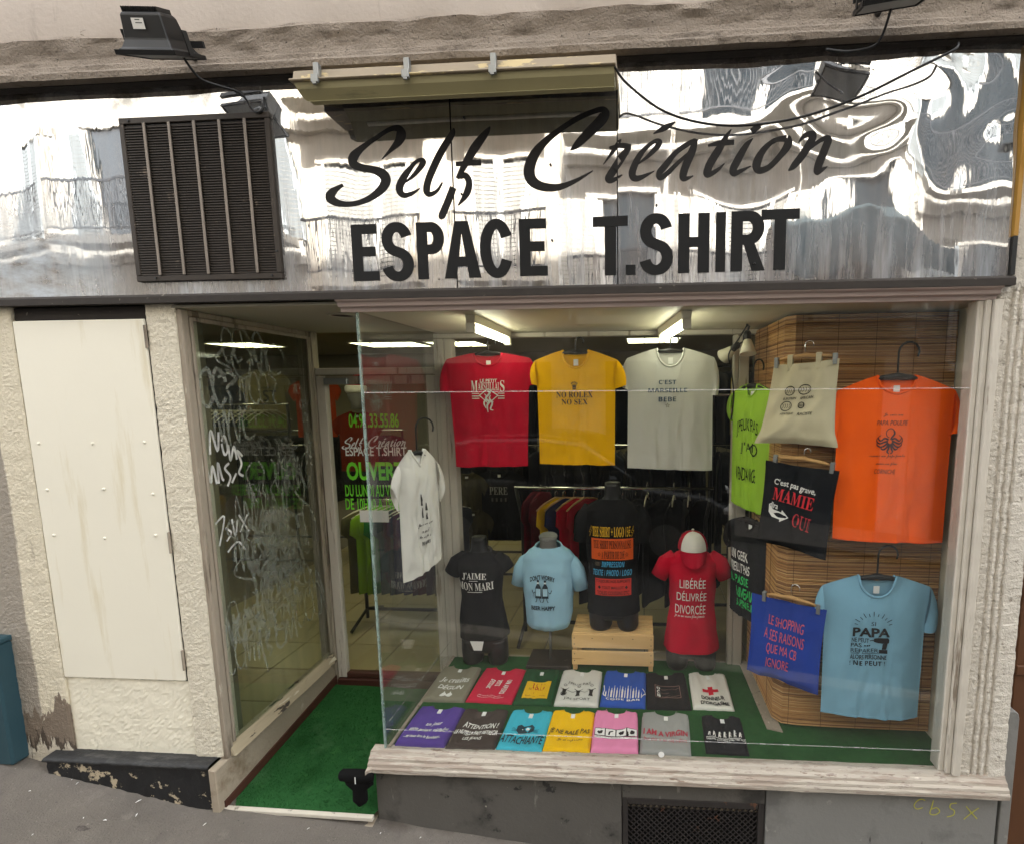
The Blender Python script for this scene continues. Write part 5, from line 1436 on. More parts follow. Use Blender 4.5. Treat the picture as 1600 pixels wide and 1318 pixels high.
bu = mannequin('grey neck bust on a pole in light blue Beer Happy t-shirt', (-.518, .745, .246), 'mannequin grey',
          up([(839, 0, 13.5, 13), (850, 0, 13, 13), (858, 0, 15, 14), (866, 0, 28, 17), (880, 0, 37, 21), (920, -1, 38, 24), (965, -1, 35, 23), (975, -1, 28, 19)], b0), [],
          up([(853, 0, 20, 17), (857, 0, 26, 19), (862, 0, 34, 21), (870, 0, 40, 23), (888, -1, 42, 26), (925, -1, 40, 27), (955, -1, 37, 26), (970, -1, 35, 25), (977, -1, 31, 22), (980, -1, 26, 18)], b0),
          [(((-27, 0, 870 - b0), (-36, -1, 878 - b0), (-43, -1, 890 - b0), (-49, -2, 914 - b0)), (9, 12.5, 13.5, 12)), (((27, 0, 870 - b0), (36, -1, 878 - b0), (44, -1, 890 - b0), (52, -2, 919 - b0)), (9, 12.5, 13.5, 12))], '#9cc6db', A, (854.5 - b0, 21, 17, 14), (839 - b0, 14.5, 13))
obj('pole', MB().tube([(0, 0, .004), (0, 0, .24)], .0075, 10), 'grey metal', bu, local=True, smooth=True)
obj('pole_foot', MB().box(-.125, .125, -.085, .105, -.016, .004), 'brown metal', bu, local=True, bevel=.003)
# black torso on the crate, price list shirt
b0 = 978
A = Art()
YL, OR, BL_, RD = '#e2b01c', '#d9591f', '#4aa3cf', '#cf3327'
A.t('TEE SHIRT + LOGO 15\u20ac', -30, 28, 816 - b0, 831 - b0, YL, 'serif'); A.t('\u26a1', -35, -31, 816 - b0, 832 - b0, YL); A.t('\u26a1', 29, 33, 816 - b0, 832 - b0, YL)
A.rect(OR, -31.5, 32, 833.5 - b0, 865 - b0, 10)
A.rect(RD, -26, 29, 893 - b0, 918 - b0, 10)
A.t('TEE SHIRT PERSONNALISE', -28, 29, 836 - b0, 848 - b0, '#2a1208', 'serif'); A.t('A PARTIR DE 20\u20ac', -16, 19, 851 - b0, 863 - b0, '#2a1208', 'serif'); A.t('\u2606', -22, -17, 853 - b0, 860 - b0, '#2a1208'); A.t('\u2606', 20, 25, 853 - b0, 860 - b0, '#2a1208')
A.t('IMPRESSION', -16, 19, 867 - b0, 875.5 - b0, BL_, 'fatit'); A.t('100%', -26, -19, 868 - b0, 874 - b0, '#7a6a58'); A.t('TEXTE / PHOTO / LOGO', -29, 30, 879.5 - b0, 888.5 - b0, BL_, 'fatit')
A.t('TOUJOURS NOS SUPPORTS', -25, 27, 894.5 - b0, 900 - b0, '#2a0a08', 'bold'); A.t('\u25c6 TOUT MAILLOT \u25c6', -22, 24, 903 - b0, 908.5 - b0, '#2a0a08', 'bold'); A.t('TOILES COUSSINS ETC', -23, 26, 911 - b0, 916.5 - b0, '#2a0a08', 'bold')
mannequin('black torso mannequin on the crate wearing a colourful price list t-shirt', (-.160, .745, .448), 'mannequin black',
          up([(757, 0, 12, 12), (766, 0, 12.5, 12), (778, 0, 13, 12), (788, 0, 26, 15), (805, 0, 40, 20), (850, 0, 42, 24), (900, 0, 37, 22), (930, 0, 38, 24), (952, 0, 38, 23), (960, 0, 34, 20)], b0),
          [up([(940, -19, 19, 22), (958, -20, 19, 21), (973, -20, 18, 19), (978, -20, 15, 16)], b0), up([(940, 20, 19, 22), (958, 22, 18, 21), (973, 23, 17, 19), (978, 23, 14, 16)], b0)],
          up([(780, 0, 17, 15), (786, 0, 30, 18), (797, 0, 44, 21), (840, 0, 42, 27), (890, 0, 39, 25), (930, 0, 40, 27), (950, 0, 41, 27)], b0),
          [(((-34, 0, 794 - b0), (-45, -1, 812 - b0), (-50, -2, 845 - b0)), (12, 14, 12)), (((34, 0, 794 - b0), (45, -1, 812 - b0), (51, -2, 845 - b0)), (12, 14, 12))], '#171719', A, (781 - b0, 18, 15, 8), rib='#242426')
# black torso, red shirt
b0 = 1042
A = Art()
A.t('LIBÉRÉE', -21, 18, 895 - b0, 910.5 - b0, W_, 'sans'); A.t('DÉLIVRÉE', -25, 19.5, 914.5 - b0, 930 - b0, W_, 'sans'); A.t('DIVORCÉE', -27, 18.5, 933.5 - b0, 950 - b0, W_, 'sans'); A.t('je ne me ressers plus jamais', -28, 17, 950.5 - b0, 957 - b0, W_, 'script')
rm = mannequin('black torso mannequin in red Libérée Délivrée Divorcée t-shirt', (.272, .745, .230), 'mannequin black',
          up([(835, 0, 12, 12), (850, 0, 13, 13), (862, 0, 15, 13), (870, 0, 28, 15), (885, 0, 34, 19), (910, 0, 33, 23), (945, 0, 30, 19), (975, 0, 36, 23), (1005, 0, 38, 25), (1020, 0, 36, 22)], b0),
          [up([(1000, -20, 18, 21), (1020, -22, 18, 20), (1036, -22, 17, 18), (1042, -22, 15, 16)], b0), up([(1000, 20, 18, 21), (1020, 21, 18, 20), (1036, 22, 17, 18), (1042, 22, 15, 16)], b0)],
          up([(863, 0, 17, 15), (867, 0, 28, 17), (877, 0, 38, 20), (903, 0, 36, 26), (945, 0, 34, 22), (975, 0, 38, 26), (1000, 0, 41.5, 28), (1010, 0, 43, 29)], b0),
          [(((-26, 0, 872 - b0), (-40, -1, 882 - b0), (-52, -2, 902 - b0)), (13, 15, 13)), (((26, 0, 872 - b0), (41, -1, 882 - b0), (52, -2, 902 - b0)), (13, 15, 13))], '#c2122f', A, (864 - b0, 18, 15, 8))
# the cap on it
cp = thing('baseball_cap', 'red baseball cap with white front perched on the red mannequin', 'cap', (.272, .735, .230 + (1042 - 858) * SZ))
def dome(a0, a1, r, h, n=18, m=10, z0=0.0):
    return [[(r * math.cos(a0 + (a1 - a0) * i / n) * max(0, math.cos(math.pi / 2 * j / m)) ** .7, r * 1.1 * math.sin(a0 + (a1 - a0) * i / n) * max(0, math.cos(math.pi / 2 * j / m)) ** .7, z0 + h * math.sin(math.pi / 2 * j / m)) for i in range(n + 1)] for j in range(m + 1)]
obj('crown', MB().grid(dome(R(-34), R(214), .080, .092)), fabric('#a8112c'), cp, local=True, smooth=True, recalc=False)
obj('front_panel', MB().grid(dome(R(214), R(326), .0805, .093)), fabric('#dedbd2'), cp, local=True, smooth=True, recalc=False)
br = []
for j in range(7):
    k = j / 6
    br.append([((.078 - .012 * k * k) * math.sin(a_), -.060 * 1.1 * (1 - .0 * k) * math.cos(a_) - .045 * k * math.cos(a_) ** .6 - .012, .004 - .075 * k * (.55 + .45 * math.cos(a_))) for a_ in frange(R(-66), R(66), 16)])
obj('brim', MB().grid(br).grid([[(x, y, z - .004) for x, y, z in r_] for r_ in br]), fabric('#b3122e'), cp, local=True, smooth=True)
obj('button', MB().rings([[(r_ * math.cos(a_), r_ * math.sin(a_), z) for a_ in frange(0, 5.5, 7)] for r_, z in ((.008, .1), (.008, .104), (.004, .107))]), fabric('#dedbd2'), cp, local=True, smooth=True)

# wooden crate under the price list mannequin
cr = thing('wooden_crate', 'upturned pine crate carrying the price list mannequin', 'crate', (-.16, .78, .228))
x0, x1, y0, y1, zb, zt = -.382, .060, .668, .905, .230, .446
bx = lambda nm, *a_: obj(nm, MB().box(*a_), 'pine', cr, bevel=.0025)
for k in range(5):
    ya = y0 + .002 + k * .048
    bx('top_slat', x0, x1, ya, ya + .036, zt - .010, zt)
for k in range(5):
    xa = x0 + .03 + k * (x1 - x0 - .06) / 4
    bx('cross_batten', xa - .014, xa + .014, y0 + .012, y1 - .012, zt - .021, zt - .0105)
for yy in (y0 - .011, y1 + .001):
    bx('side_board', x0 - .002, x1 + .002, yy, yy + .010, zt - .082, zt - .004)
    bx('side_board', x0 - .002, x1 + .002, yy, yy + .010, zb + .036, zb + .118)
for xx in (x0 + .001, x1 - .025):
    for yy in (y0 + .0, y1 - .025):
        bx('corner_block', xx, xx + .024, yy, yy + .024, zb, zt - .022)
nl_ = MB()
for x in (x0 + .012, x0 + .11, (x0 + x1) / 2, x1 - .11, x1 - .012):
    for z in (zt - .025, zt - .06, zb + .06, zb + .10):
        if abs(x - (x0 + x1) / 2) < .15 and z < zt - .03: continue
        nl_.box(x - .0022, x + .0022, y0 - .0122, y0 - .011, z - .0022, z + .0022)
obj('nail_head', nl_, 'dark metal', cr, kind='stuff')
# ================================================================== folded t-shirts on the display floor
def folded(label, x0, x1, y0, y1, col, art=None, nd=.10, seed=1, rot=0.0, rib=None, nw=.24):
    w, l = (x1 - x0), (y1 - y0)
    f = thing('folded_t_shirt', label, 'folded t-shirt', ((x0 + x1) / 2, y0, .228), R(rot + 1.6 * math.sin(seed * 2.3)), group='t-shirts folded on the display floor')
    NX, NY = 26, 24
    H = .017 + .004 * math.sin(seed * 1.7)
    def edge_y(u):          # back edge with neckline dip
        a_ = abs(u)
        n_ = l - (.030 * math.sqrt(max(0, 1 - (a_ / (nw * 2)) ** 2)) if a_ < nw * 2 else .010 * (a_ - nw * 2) / (1 - nw * 2)) - .003 * noise.noise((u * 2, 1, seed))
        return n_
    def top(u, v):
        e = min(1, (1 - abs(u)) / .10) * min(1, v / .05, (1 - v) / .06)
        e = max(0, e)
        e = math.sqrt(1 - (1 - e) ** 2)
        h = H * (.35 + .65 * e) + (.0060 * noise.noise((u * 2.3 + seed, v * 2.6, seed)) + .004 * (1 - abs(noise.noise((u * 1.6 + v * 1.4 * math.sin(seed * 3), v * 1.5, seed + 7)))) ** 6 + .0026 * noise.noise((u * 6 + seed, v * 6, seed))) * e
        return h
    def P(u, v, dz=0.0):
        y = edge_y(u) * v + .003 * noise.noise((u * 3, 2, seed)) * (1 - v)
        x = u * w / 2 * (1 + .012 * noise.noise((v * 3, 5, seed + (3 if u > 0 else 0)))) * (.975 if v > .9 else 1)
        return (x, y, top(u, v) + dz)
    us = [-1 + 2 * i / NX for i in range(NX + 1)]
    vs_ = [0, .015, .04] + [.08 + .84 * i / (NY - 4) for i in range(NY - 3)] + [.955, .985, 1]
    mb = MB()
    mb.grid([[P(u, v) for u in us] for v in vs_])
    ring = [(u, 0) for u in us] + [(1, v) for v in vs_[1:]] + [(u, 1) for u in us[::-1][1:]] + [(-1, v) for v in vs_[::-1][1:-1]]
    tp = [P(*q) for q in ring]
    for f_ in range(2):
        a_ = [(x * (1 + .006 * f_), y, z * (1 - .5 * f_)) for x, y, z in tp]
        b_ = [(x * (1 + .006 * (1 - f_)), y, z * (.5 - .5 * f_) - .001 * f_) for x, y, z in tp]
        o = len(mb.v)
        mb.v += a_ + b_
        n_ = len(tp)
        mb.f += [(o + i, o + (i + 1) % n_, o + n_ + (i + 1) % n_, o + n_ + i) for i in range(n_)]
    fab = fabric(col)
    obj('fabric', mb, fab, f, local=True, smooth=True, weld=.0002)
    cl = [P(u, 1, -.001) for u in frange(-nw * 2.05, nw * 2.05, 18)]
    obj('collar', MB().tube(cl, .0042, 6), fabric(rib or col), f, local=True, smooth=True)
    c2 = [(x, y - .013 * (1 - (abs(x) / (nw * w * 1.05)) ** 2) - .006, P(x / (w / 2), .9)[2] - .001) for x, y, z in cl]
    obj('collar_seam', MB().tube(c2, .0016, 4), fab, f, local=True, smooth=True)
    p = P(.02, .88)
    obj('neck_label', MB().box(p[0] - .009, p[0] + .009, p[1] - .012, p[1] + .016, p[2] - .001, p[2] + .0022), 'label paper', f, local=True)
    if art:
        art.put(f, lambda x, y, l_: (lambda q: (q[0], q[1], q[2] + .0012 + l_))(P(2 * x - 1, 1 - y)))
    return f
def art(*ops):
    A = Art()
    for o in ops:
        getattr(A, o[0])(*o[1:])
    return A
WT = '#e6e4de'
B0, B1 = .335, .648
A = art(('t', 'Je crains', .17, .90, .40, .56, WT, 'serifit'), ('t', 'DÉGUN', .23, .83, .60, .74, WT, 'boldit'))
for cx_ in (.46, .60):
    A.poly(WT, [(cx_ - .09, .92), (cx_ - .05, .86), (cx_ - .02, .84), (cx_ - .01, .79), (cx_ + .02, .84), (cx_ + .05, .86), (cx_ + .07, .90), (cx_ + .03, .95), (cx_ - .03, .95)])
folded('khaki grey folded t-shirt lettered Je Crains Dégun', -1.093, -.880, B0, B1, '#85806e', A, seed=1)
A = Art()
for i, (s_, x_, y0, y1) in enumerate((('DESSUS', .36, .36, .68), ('VITE', .53, .36, .58), ('UN APERO', .72, .36, .84))):
    yc, hl = (y0 + y1) / 2, (y1 - y0) / 2
    A.t(s_, x_ - hl * .9, x_ + hl * .9, yc - .055, yc + .055, WT, 'fat', rot=96)
A.t('petit verre de rosé bien frais', .22, .72, .87, .90, WT); A.t('entre amis sous les platanes', .22, .80, .915, .945, WT)
folded('raspberry red folded t-shirt with white vertical apéro lettering', -.874, -.640, B0 + .004, B1, '#c2213f', A, seed=2)
A = Art()
A.rect('#e8b60c', .18, .84, .40, .88); A.t('J&B', .34, .70, .44, .66, '#b3261c', 'serif'); A.t('Rare', .42, .62, .70, .77, '#b3261c', 'script'); A.t('Blended Scotch Whisky', .26, .78, .80, .845, '#8a4a10')
folded('bottle green folded t-shirt with yellow J&B square', -.634, -.440, B0 - .004, B1 + .006, '#1e4a2a', A, seed=3)
A = Art()
kk = '#2c2a29'
A.t("J'PEUX PAS", .22, .76, .42, .50, kk); A.t("J'AI SPORT", .20, .80, .86, .94, kk)
for cx_ in (.17, .50, .80):
    A.ring(kk, cx_, .53, .035, .025, .012); A.s(kk, [(cx_ - .10, .60, .012), (cx_ - .03, .64, .014), (cx_ + .03, .64, .014), (cx_ + .10, .60, .012)])
    A.poly(kk, [(cx_ - .05, .64), (cx_ + .05, .64), (cx_ + .035, .74), (cx_ + .055, .80), (cx_ - .055, .80), (cx_ - .035, .74)])
A.s(kk, [(.22, .66, .01), (.34, .70, .012), (.45, .66, .01)]); A.s(kk, [(.55, .66, .01), (.66, .70, .012), (.75, .66, .01)])
A.ring(kk, .17, .76, .06, .05, .016)
folded("pale grey folded t-shirt lettered J'peux Pas J'ai Sport", -.430, -.213, B0, B1 + .004, '#d0cec6', A, seed=4)
A = Art()
hs = [.16, .30, .26, .34, .30, .36, .34, .30, .35, .34, .28, .32, .24, .16]
for i, h in enumerate(hs):
    cx_ = .10 + .062 * i
    wd = (.030, .014, .038, .022)[i % 4]
    A.poly(WT, [(cx_ - wd / 2, .84), (cx_ + wd / 2, .84), (cx_ + wd / 2, .84 - h * .7), (cx_ + wd * .2, .84 - h * .82), (cx_ + wd * .2, .84 - h), (cx_ - wd * .2, .84 - h), (cx_ - wd * .2, .84 - h * .82), (cx_ - wd / 2, .84 - h * .7)])
A.s(WT, [(.03, .50, .02), (.06, .66, .016), (.05, .80, .02), (.12, .84, .02)]); A.s(WT, [(.92, .58, .014), (.99, .68, .018), (.92, .80, .014)])
A.t('CODE BAR', .12, .88, .865, .915, WT, 'fat')
folded('royal blue folded t-shirt with white bottle bar code', -.206, .016, B0 + .004, B1 + .004, '#2a52a8', A, seed=5)
A = Art()
oc = '#8b6a63'
A.line(oc, [(.22, .42), (.80, .42), (.80, .76), (.22, .76), (.22, .42)], .012)
for s_, y in (('O', .46), ('C', .56), ('B', .66)):
    A.t(s_, .255, .33, y, y + .075, WT, 'fat'); 
for y, s_ in ((.48, 'bsession compulsive'), (.58, 'hronique'), (.68, 'énéfique et festive')):
    A.t(s_, .36, .36 + .022 * len(s_), y + .01, y + .045, oc)
folded('black folded t-shirt with outlined O C B lettering', .024, .238, B0, B1 + .006, '#1c1b1d', A, seed=6, rib='#2c2b2d')
A = Art()
A.rect('#c8102e', .44, .56, .42, .66, 2); A.rect('#c8102e', .30, .70, .50, .585, 4); A.t('DONNEUR', .24, .82, .71, .81, '#211f20', 'black'); A.t("D'ORGASME", .20, .90, .855, .945, '#211f20', 'black')
folded('white folded t-shirt with red cross and Donneur lettering', .246, .442, B0 + .010, B1 + .016, '#d9d6cb', A, seed=7)
F0, F1 = .012, .285
A = art(('t', 'un jour', .40, .72, .44, .56, WT, 'serifit'), ('t', 'mon prince viendra', .12, .93, .61, .73, WT, 'serifit'), ('t', '...et nous fera le bonheur...', .10, .86, .81, .89, WT, 'boldit'))
folded('violet folded t-shirt lettered Mon Prince Viendra', -1.074, -.852, F0, F1, '#553f8f', A, seed=8)
A = art(('t', 'ATTENTION !', .18, .93, .44, .57, WT, 'boldit'), ('t', 'LE NUTELLA FAIT RETRECIR', .06, .96, .63, .74, WT, 'boldit'), ('t', 'LES JEANS', .28, .68, .79, .88, WT, 'boldit'))
folded('charcoal brown folded t-shirt lettered Attention Les Jeans', -.846, -.632, F0 - .002, F1 - .004, '#453b37', A, seed=9)
A = Art()
cb = '#1d3a44'
A.poly(cb, [(.30, .46), (.38, .40), (.46, .46), (.56, .46), (.63, .41), (.70, .48), (.70, .58), (.62, .635), (.38, .635), (.30, .58)])
A.disc('#e8eeee', .42, .545, .040, .032); A.disc('#e8eeee', .57, .545, .040, .032); A.disc(cb, .43, .55, .016, .014, 8); A.disc(cb, .56, .55, .016, .014, 8)
for sg_, x_ in ((-1, .30), (1, .70)):
    for d_ in (-.04, 0, .04):
        A.line(cb, [(x_, .58 + d_ * .4), (x_ + sg_ * .10, .57 + d_)], .008)
A.t('ATTACHIANTE', .02, .98, .71, .90, '#1b2b31', 'boldit')
folded('turquoise folded t-shirt with black cat face lettered Attachiante', -.627, -.428, F0, F1 + .004, '#3fb4cc', A, seed=10)
A = art(('t', 'JE NE RALE PAS', .04, .96, .53, .67, '#3a3016', 'boldit'), ('t', "Je m'exprime", .26, .82, .74, .83, '#6e4a1c', 'script'))
folded('yellow folded t-shirt lettered Je Ne Rale Pas', -.424, -.222, F0 + .004, F1 + .008, '#f0bd0a', A, seed=11)
A = Art()
for i in range(4):
    xa = .06 + .235 * i
    A.rect('#1b1719', xa - .012, xa + .222, .50, .70, 3); A.rect('#f1edea', xa, xa + .21, .515, .685, 3)
    A.poly('#2a2426', [(xa + .04, .60), (xa + .10, .55), (xa + .17, .57), (xa + .15, .64), (xa + .08, .655)] if i != 1 else [(xa + .05, .66), (xa + .07, .58), (xa + .16, .545), (xa + .165, .57), (xa + .10, .60), (xa + .09, .66)])
A.rect('#f1edea', .06, .97, .712, .752, 6); A.t('the evolution of laziness', .08, .95, .718, .746, '#2a2426')
folded('pink folded t-shirt with a row of four framed cartoons', -.218, -.016, F0 + .006, F1 + .014, '#e88cb4', A, seed=12)
A = art(('t', 'I AM A VIRGIN', .05, .95, .50, .63, '#b0384a', 'black'), ('t', "but this is an old t-shirt", .07, .93, .68, .765, '#b0384a', 'sans'))
folded('grey folded t-shirt lettered I Am A Virgin in red', -.010, .206, F0 + .010, F1 + .020, '#9a9a97', A, seed=13, rot=-1)
A = Art()
for i in range(7):
    cx_, h = .12 + .125 * i, (.10, .13, .15, .17, .17, .15, .12)[i]
    A.disc(WT, cx_ + .02, .62 - h, .022, .018, 8)
    A.s(WT, [(cx_ + .015, .63 - h, .03), (cx_, .62 - h * .5, .035), (cx_ - .02, .62, .016)], sub=3); A.s(WT, [(cx_, .62 - h * .5, .025), (cx_ + .03, .58, .02), (cx_ + .02, .625, .014)], sub=3); A.s(WT, [(cx_ + .01, .62 - h * .85, .02), (cx_ + .05, .62 - h * .6, .014)], sub=3)
A.rect(WT, .05, .99, .645, .66, 6); A.t('DARWIN WAS HERE SOME TIME AGO', .05, .99, .68, .73, WT, 'bold')
folded('black folded t-shirt with white marching evolution figures', .270, .450, F0 + .03, F1 + .012, '#1b1c20', A, seed=14, rot=-3)

# ================================================================== clothes rails and stock inside the shop
def rail(label, x0, x1, y, z, floor=.06, lean=0.0):
    r = thing('clothes_rail', label, 'clothes rail', ((x0 + x1) / 2, y, floor))
    obj('rail', MB().tube([(x0 - .01, y, z), (x1 + .01, y, z)], .011, 8), 'chrome', r, smooth=True)
    for x, sg_ in ((x0, 1), (x1, -1)):
        obj('upright', MB().tube([(x, y, z), (x + sg_ * lean, y, z - .22), (x + sg_ * lean, y, floor + .03)], .013, 8), 'dark metal', r, smooth=True)
        obj('foot', MB().tube([(x + sg_ * lean, y - .22, floor + .02), (x + sg_ * lean, y, floor + .10), (x + sg_ * lean, y + .22, floor + .02)], .012, 6), 'dark metal', r, smooth=True)
    obj('lower_bar', MB().tube([(x0 + lean, y, floor + .10), (x1 - lean, y, floor + .10)], .012, 6), 'dark metal', r, smooth=True)
    return r
rail('chrome clothes rail behind the mannequins with empty white hangers', -.857, .462, 1.40, 1.110, lean=.04)
rail('black clothes rail behind the glass of the shop door', -2.05, -1.30, 1.55, .985)
rail('low clothes rail packed with dark stock in the shop', -1.6, 1.1, 2.32, 1.30)
rail('tall clothes rail of dark stock below the shop ceiling', -1.7, 1.3, 2.95, 1.98)
rail('clothes rail of bare hangers behind the scribbled window', -4.25, -3.3, 2.6, 1.66)

def garment_mesh(seed, w, L, th):
    r = random.Random(seed)
    mb = MB()
    prof = [(0, .16, .5), (.02, .42, .7), (.055, .86, .9), (.10, 1.0, 1), (.26, 1.06, 1.1), (.30, .92, 1.2), (.33, .84, 1.2), (.6, .84, 1.3), (1.0, .87, 1.35)]
    rs = []
    for v, wx, ty in prof:
        row = []
        for i in range(20):
            a_ = 2 * math.pi * i / 20
            f_ = 1 + .25 * noise.noise((math.cos(a_) * 2, math.sin(a_) * 2 + seed, v * 2))
            row.append((w / 2 * wx * math.cos(a_), th * ty * math.sin(a_) * f_ + .008 * noise.noise((seed, v * 3, i * .4)), -v * L))
        rs.append(row)
    return mb.rings(rs).mesh('fabric', fabric('#1b1b1d'), smooth=True)
GM = [garment_mesh(k, .44, .60, .020) for k in range(4)]
HK = MB().tube([(0, 0, -.004), (0, 0, .03)] + [(.014 * (1 - math.cos(k)), 0, .036 + .014 * math.sin(k)) for k in frange(0, 3.4, 6)], .002, 5).mesh('hook', 'chrome', smooth=True)
WB = MB().tube([(-.20, 0, -.050), (-.12, 0, -.022), (0, 0, 0), (.12, 0, -.022), (.20, 0, -.050)], [.005, .007, .009, .007, .005], 6).mesh('shoulder_bar', 'hanger wood', smooth=True)
WC = MB().tube([(-.20, 0, -.050), (-.12, 0, -.022), (0, 0, 0), (.12, 0, -.022), (.20, 0, -.050)], [.004, .006, .007, .006, .004], 6).mesh('shoulder_bar', 'cream plastic', smooth=True)
def garment(label, x, y, z, rz_, col, group, k=0, sx=1.0, sz=1.0, bar=None, name='hanging_shirt', cat='hanging shirt'):
    g_ = thing(name, label, cat, (x, y, z - .05), rz_, group=group)
    o = obj('fabric', GM[k % 4], None, g_, local=True)
    o.scale = (sx, 1, sz)
    o.material_slots[0].link = 'OBJECT'
    o.material_slots[0].material = MATS[fabric(col)]
    obj('hook', HK, None, g_, local=True)
    if bar: obj('shoulder_bar', bar, None, g_, local=True).location = (0, 0, .004)
    return g_
rg = random.Random(9)
DK = ['#19191b', '#202024', '#17181c', '#26241f', '#1d2430', '#222222', '#2b2a28', '#15161a']
x = -1.55
while x < 1.08:
    garment('dark shirt packed on the low rail behind the mannequins', x, 2.32 + rg.uniform(-.02, .02), 1.30, R(90 + rg.uniform(-28, 28)), rg.choice(DK), 'dark shirts on the low rail', rg.randint(0, 3), 1, rg.uniform(.9, 1.25))
    x += rg.uniform(.045, .075)
x = -1.65
while x < 1.25:
    garment('dark shirt on the tall rail under the shop ceiling', x, 2.95 + rg.uniform(-.02, .02), 1.98, R(90 + rg.uniform(-30, 30)), rg.choice(DK[:6] + ['#2e2b26', '#33302c']), 'dark shirts on the tall rail', rg.randint(0, 3), 1, rg.uniform(1.0, 1.3))
    x += rg.uniform(.055, .085)
for x, col, lab in ((-.60, '#e3b214', 'yellow shirt edge on the chrome rail'), (-.545, '#232a52', 'navy shirt between the yellow and red ones on the chrome rail'), (-.47, '#b3132b', 'bright red shirt on the chrome rail above the blue mannequin'), (-.40, '#a81128', 'second red shirt beside the bright red one on the chrome rail')):
    garment(lab, x, 1.46, 1.075, R(62), col, 'bright shirts on the chrome rail', 1, .9, .95, WB)
for x, lab in ((-.72, 'burgundy shirt left of the yellow one on the rail'), (-.77, 'burgundy shirt hanging last on the chrome rail')):
    garment(lab, x, 1.55, 1.10, R(80), '#5d1022', 'bright shirts on the chrome rail', 2, .95, 1.0)
for i in range(9):
    garment('black sweater on the chrome rail behind the mannequins', -.30 + .085 * i, 1.42 + .02 * (i % 2), 1.075, R(72 + 9 * ((i * 7) % 5 - 2)), ('#17171a', '#1d1d20', '#141417')[i % 3], 'black sweaters on the chrome rail', i, 1.05, 1.12)
for i, x in enumerate((.03, .21, .31)):
    hanger('hanger', ('empty white hanger nearest the price list mannequin', 'empty white hanger second along the chrome rail', 'empty white hanger closest to the red mannequin')[i], (x, 1.395, 1.060), R(80), .10, 'cream plastic', hook=.10, drop=.05, th=.006, group='empty white hangers on the chrome rail')
# front facing stock beyond the rail
gk2 = Shirt('t_shirt', 'black sweatshirt lettered Père facing out in the dark stock', (-1.12, 1.92, 1.15), 0, .001, .001, 70, 60, 190, 50, 200, 180, 180, 560, ((-240, 260), (-190, 330)), ((240, 260), (190, 330)), '#1a1a1d', seed=71)
A = Art(); A.t('PERE', -75, 70, 130, 190, '#8d8a84', 'serif'); A.t('IIII', -60, 60, 215, 245, '#55534f'); gk2.art(A)
Shirt('t_shirt', 'olive t-shirt facing out beside the black Père sweatshirt', (-1.36, 1.86, 1.14), R(12), .001, .001, 50, 50, 120, 40, 150, 110, 108, 330, ((-160, 120), (-130, 190)), ((160, 120), (130, 190)), '#4a452f', seed=72)
Shirt('t_shirt', 'khaki t-shirt low down in the dark stock by the display post', (-1.30, 1.80, .86), R(8), .001, .001, 50, 50, 120, 40, 150, 110, 108, 360, ((-160, 120), (-130, 190)), ((160, 120), (130, 190)), '#3d3826', seed=73)
# coloured shirts behind the door
for i, col in enumerate(('#5a5738', '#8fbf2c', '#7fae2a', '#2f8a3a', '#1f4a52', '#28343f', '#1d2b52', '#2a2f5e', '#4a2a4a', '#5a2038', '#3a2340', '#232733')):
    garment(('olive', 'lime green', 'grass green', 'emerald green', 'petrol', 'slate', 'navy', 'indigo', 'plum', 'wine', 'aubergine', 'midnight')[i] + ' shirt on the rail behind the shop door', -1.98 + .055 * i, 1.55, .985, R(58 + (i % 3) * 4), col, 'shirts on the rail behind the door', i, .95, 1.0, WC)
# mannequin with festive hat, orange and cream shirts further back
org2 = Shirt('t_shirt', 'orange-red t-shirt deep in the shop behind the door glass', (-2.46, 2.30, 1.60), 0, .001, .001, 55, 60, 170, 45, 190, 170, 170, 520, ((-230, 130), (-185, 210)), ((230, 130), (185, 210)), '#6b1f0c', seed=81)
hd = thing('hatted_head', 'mannequin head in a red and white winter hat behind the door', 'mannequin', (-2.42, 2.24, 1.62), group='shop mannequins')
obj('head', MB().rings([[(r_ * math.cos(a_), r_ * 1.15 * math.sin(a_), z) for a_ in frange(0, 5.9, 15)] for r_, z in ((.045, 0), (.045, .05), (.062, .09), (.070, .14), (.066, .19), (.04, .225))]), 'mannequin grey', hd, local=True, smooth=True)
obj('hat_brim', MB().rings([[(r_ * math.cos(a_), r_ * 1.15 * math.sin(a_), z) for a_ in frange(0, 5.9, 15)] for r_, z in ((.072, .135), (.084, .150), (.084, .185), (.072, .2))]), fabric('#d8d5cc'), hd, local=True, smooth=True)
obj('hat_crown', MB().rings([[(r_ * math.cos(a_) + o_, r_ * 1.1 * math.sin(a_), z) for a_ in frange(0, 5.9, 15)] for r_, z, o_ in ((.075, .195, 0), (.066, .235, .005), (.045, .275, .02), (.015, .295, .045))]), fabric('#b3132b'), hd, local=True, smooth=True)
crm = Shirt('t_shirt', 'cream t-shirt with dark lettering behind the scribbled side window', (-3.62, 2.75, 1.98), R(10), .001, .001, 60, 60, 180, 45, 200, 180, 180, 560, ((-240, 130), (-195, 220)), ((240, 130), (195, 220)), '#7d7450', seed=82)
A = Art(); A.t('ST', -10, 110, 190, 300, '#2c2a22', 'fat'); A.t('MARSEILLE', -20, 130, 160, 180, '#2c2a22'); crm.art(A)
Shirt('t_shirt', 'dull orange t-shirt behind the scribbled side window', (-3.12, 2.75, 1.90), R(10), .001, .001, 60, 60, 180, 45, 200, 180, 180, 560, ((-240, 130), (-195, 220)), ((240, 130), (195, 220)), '#a33a14', seed=83)
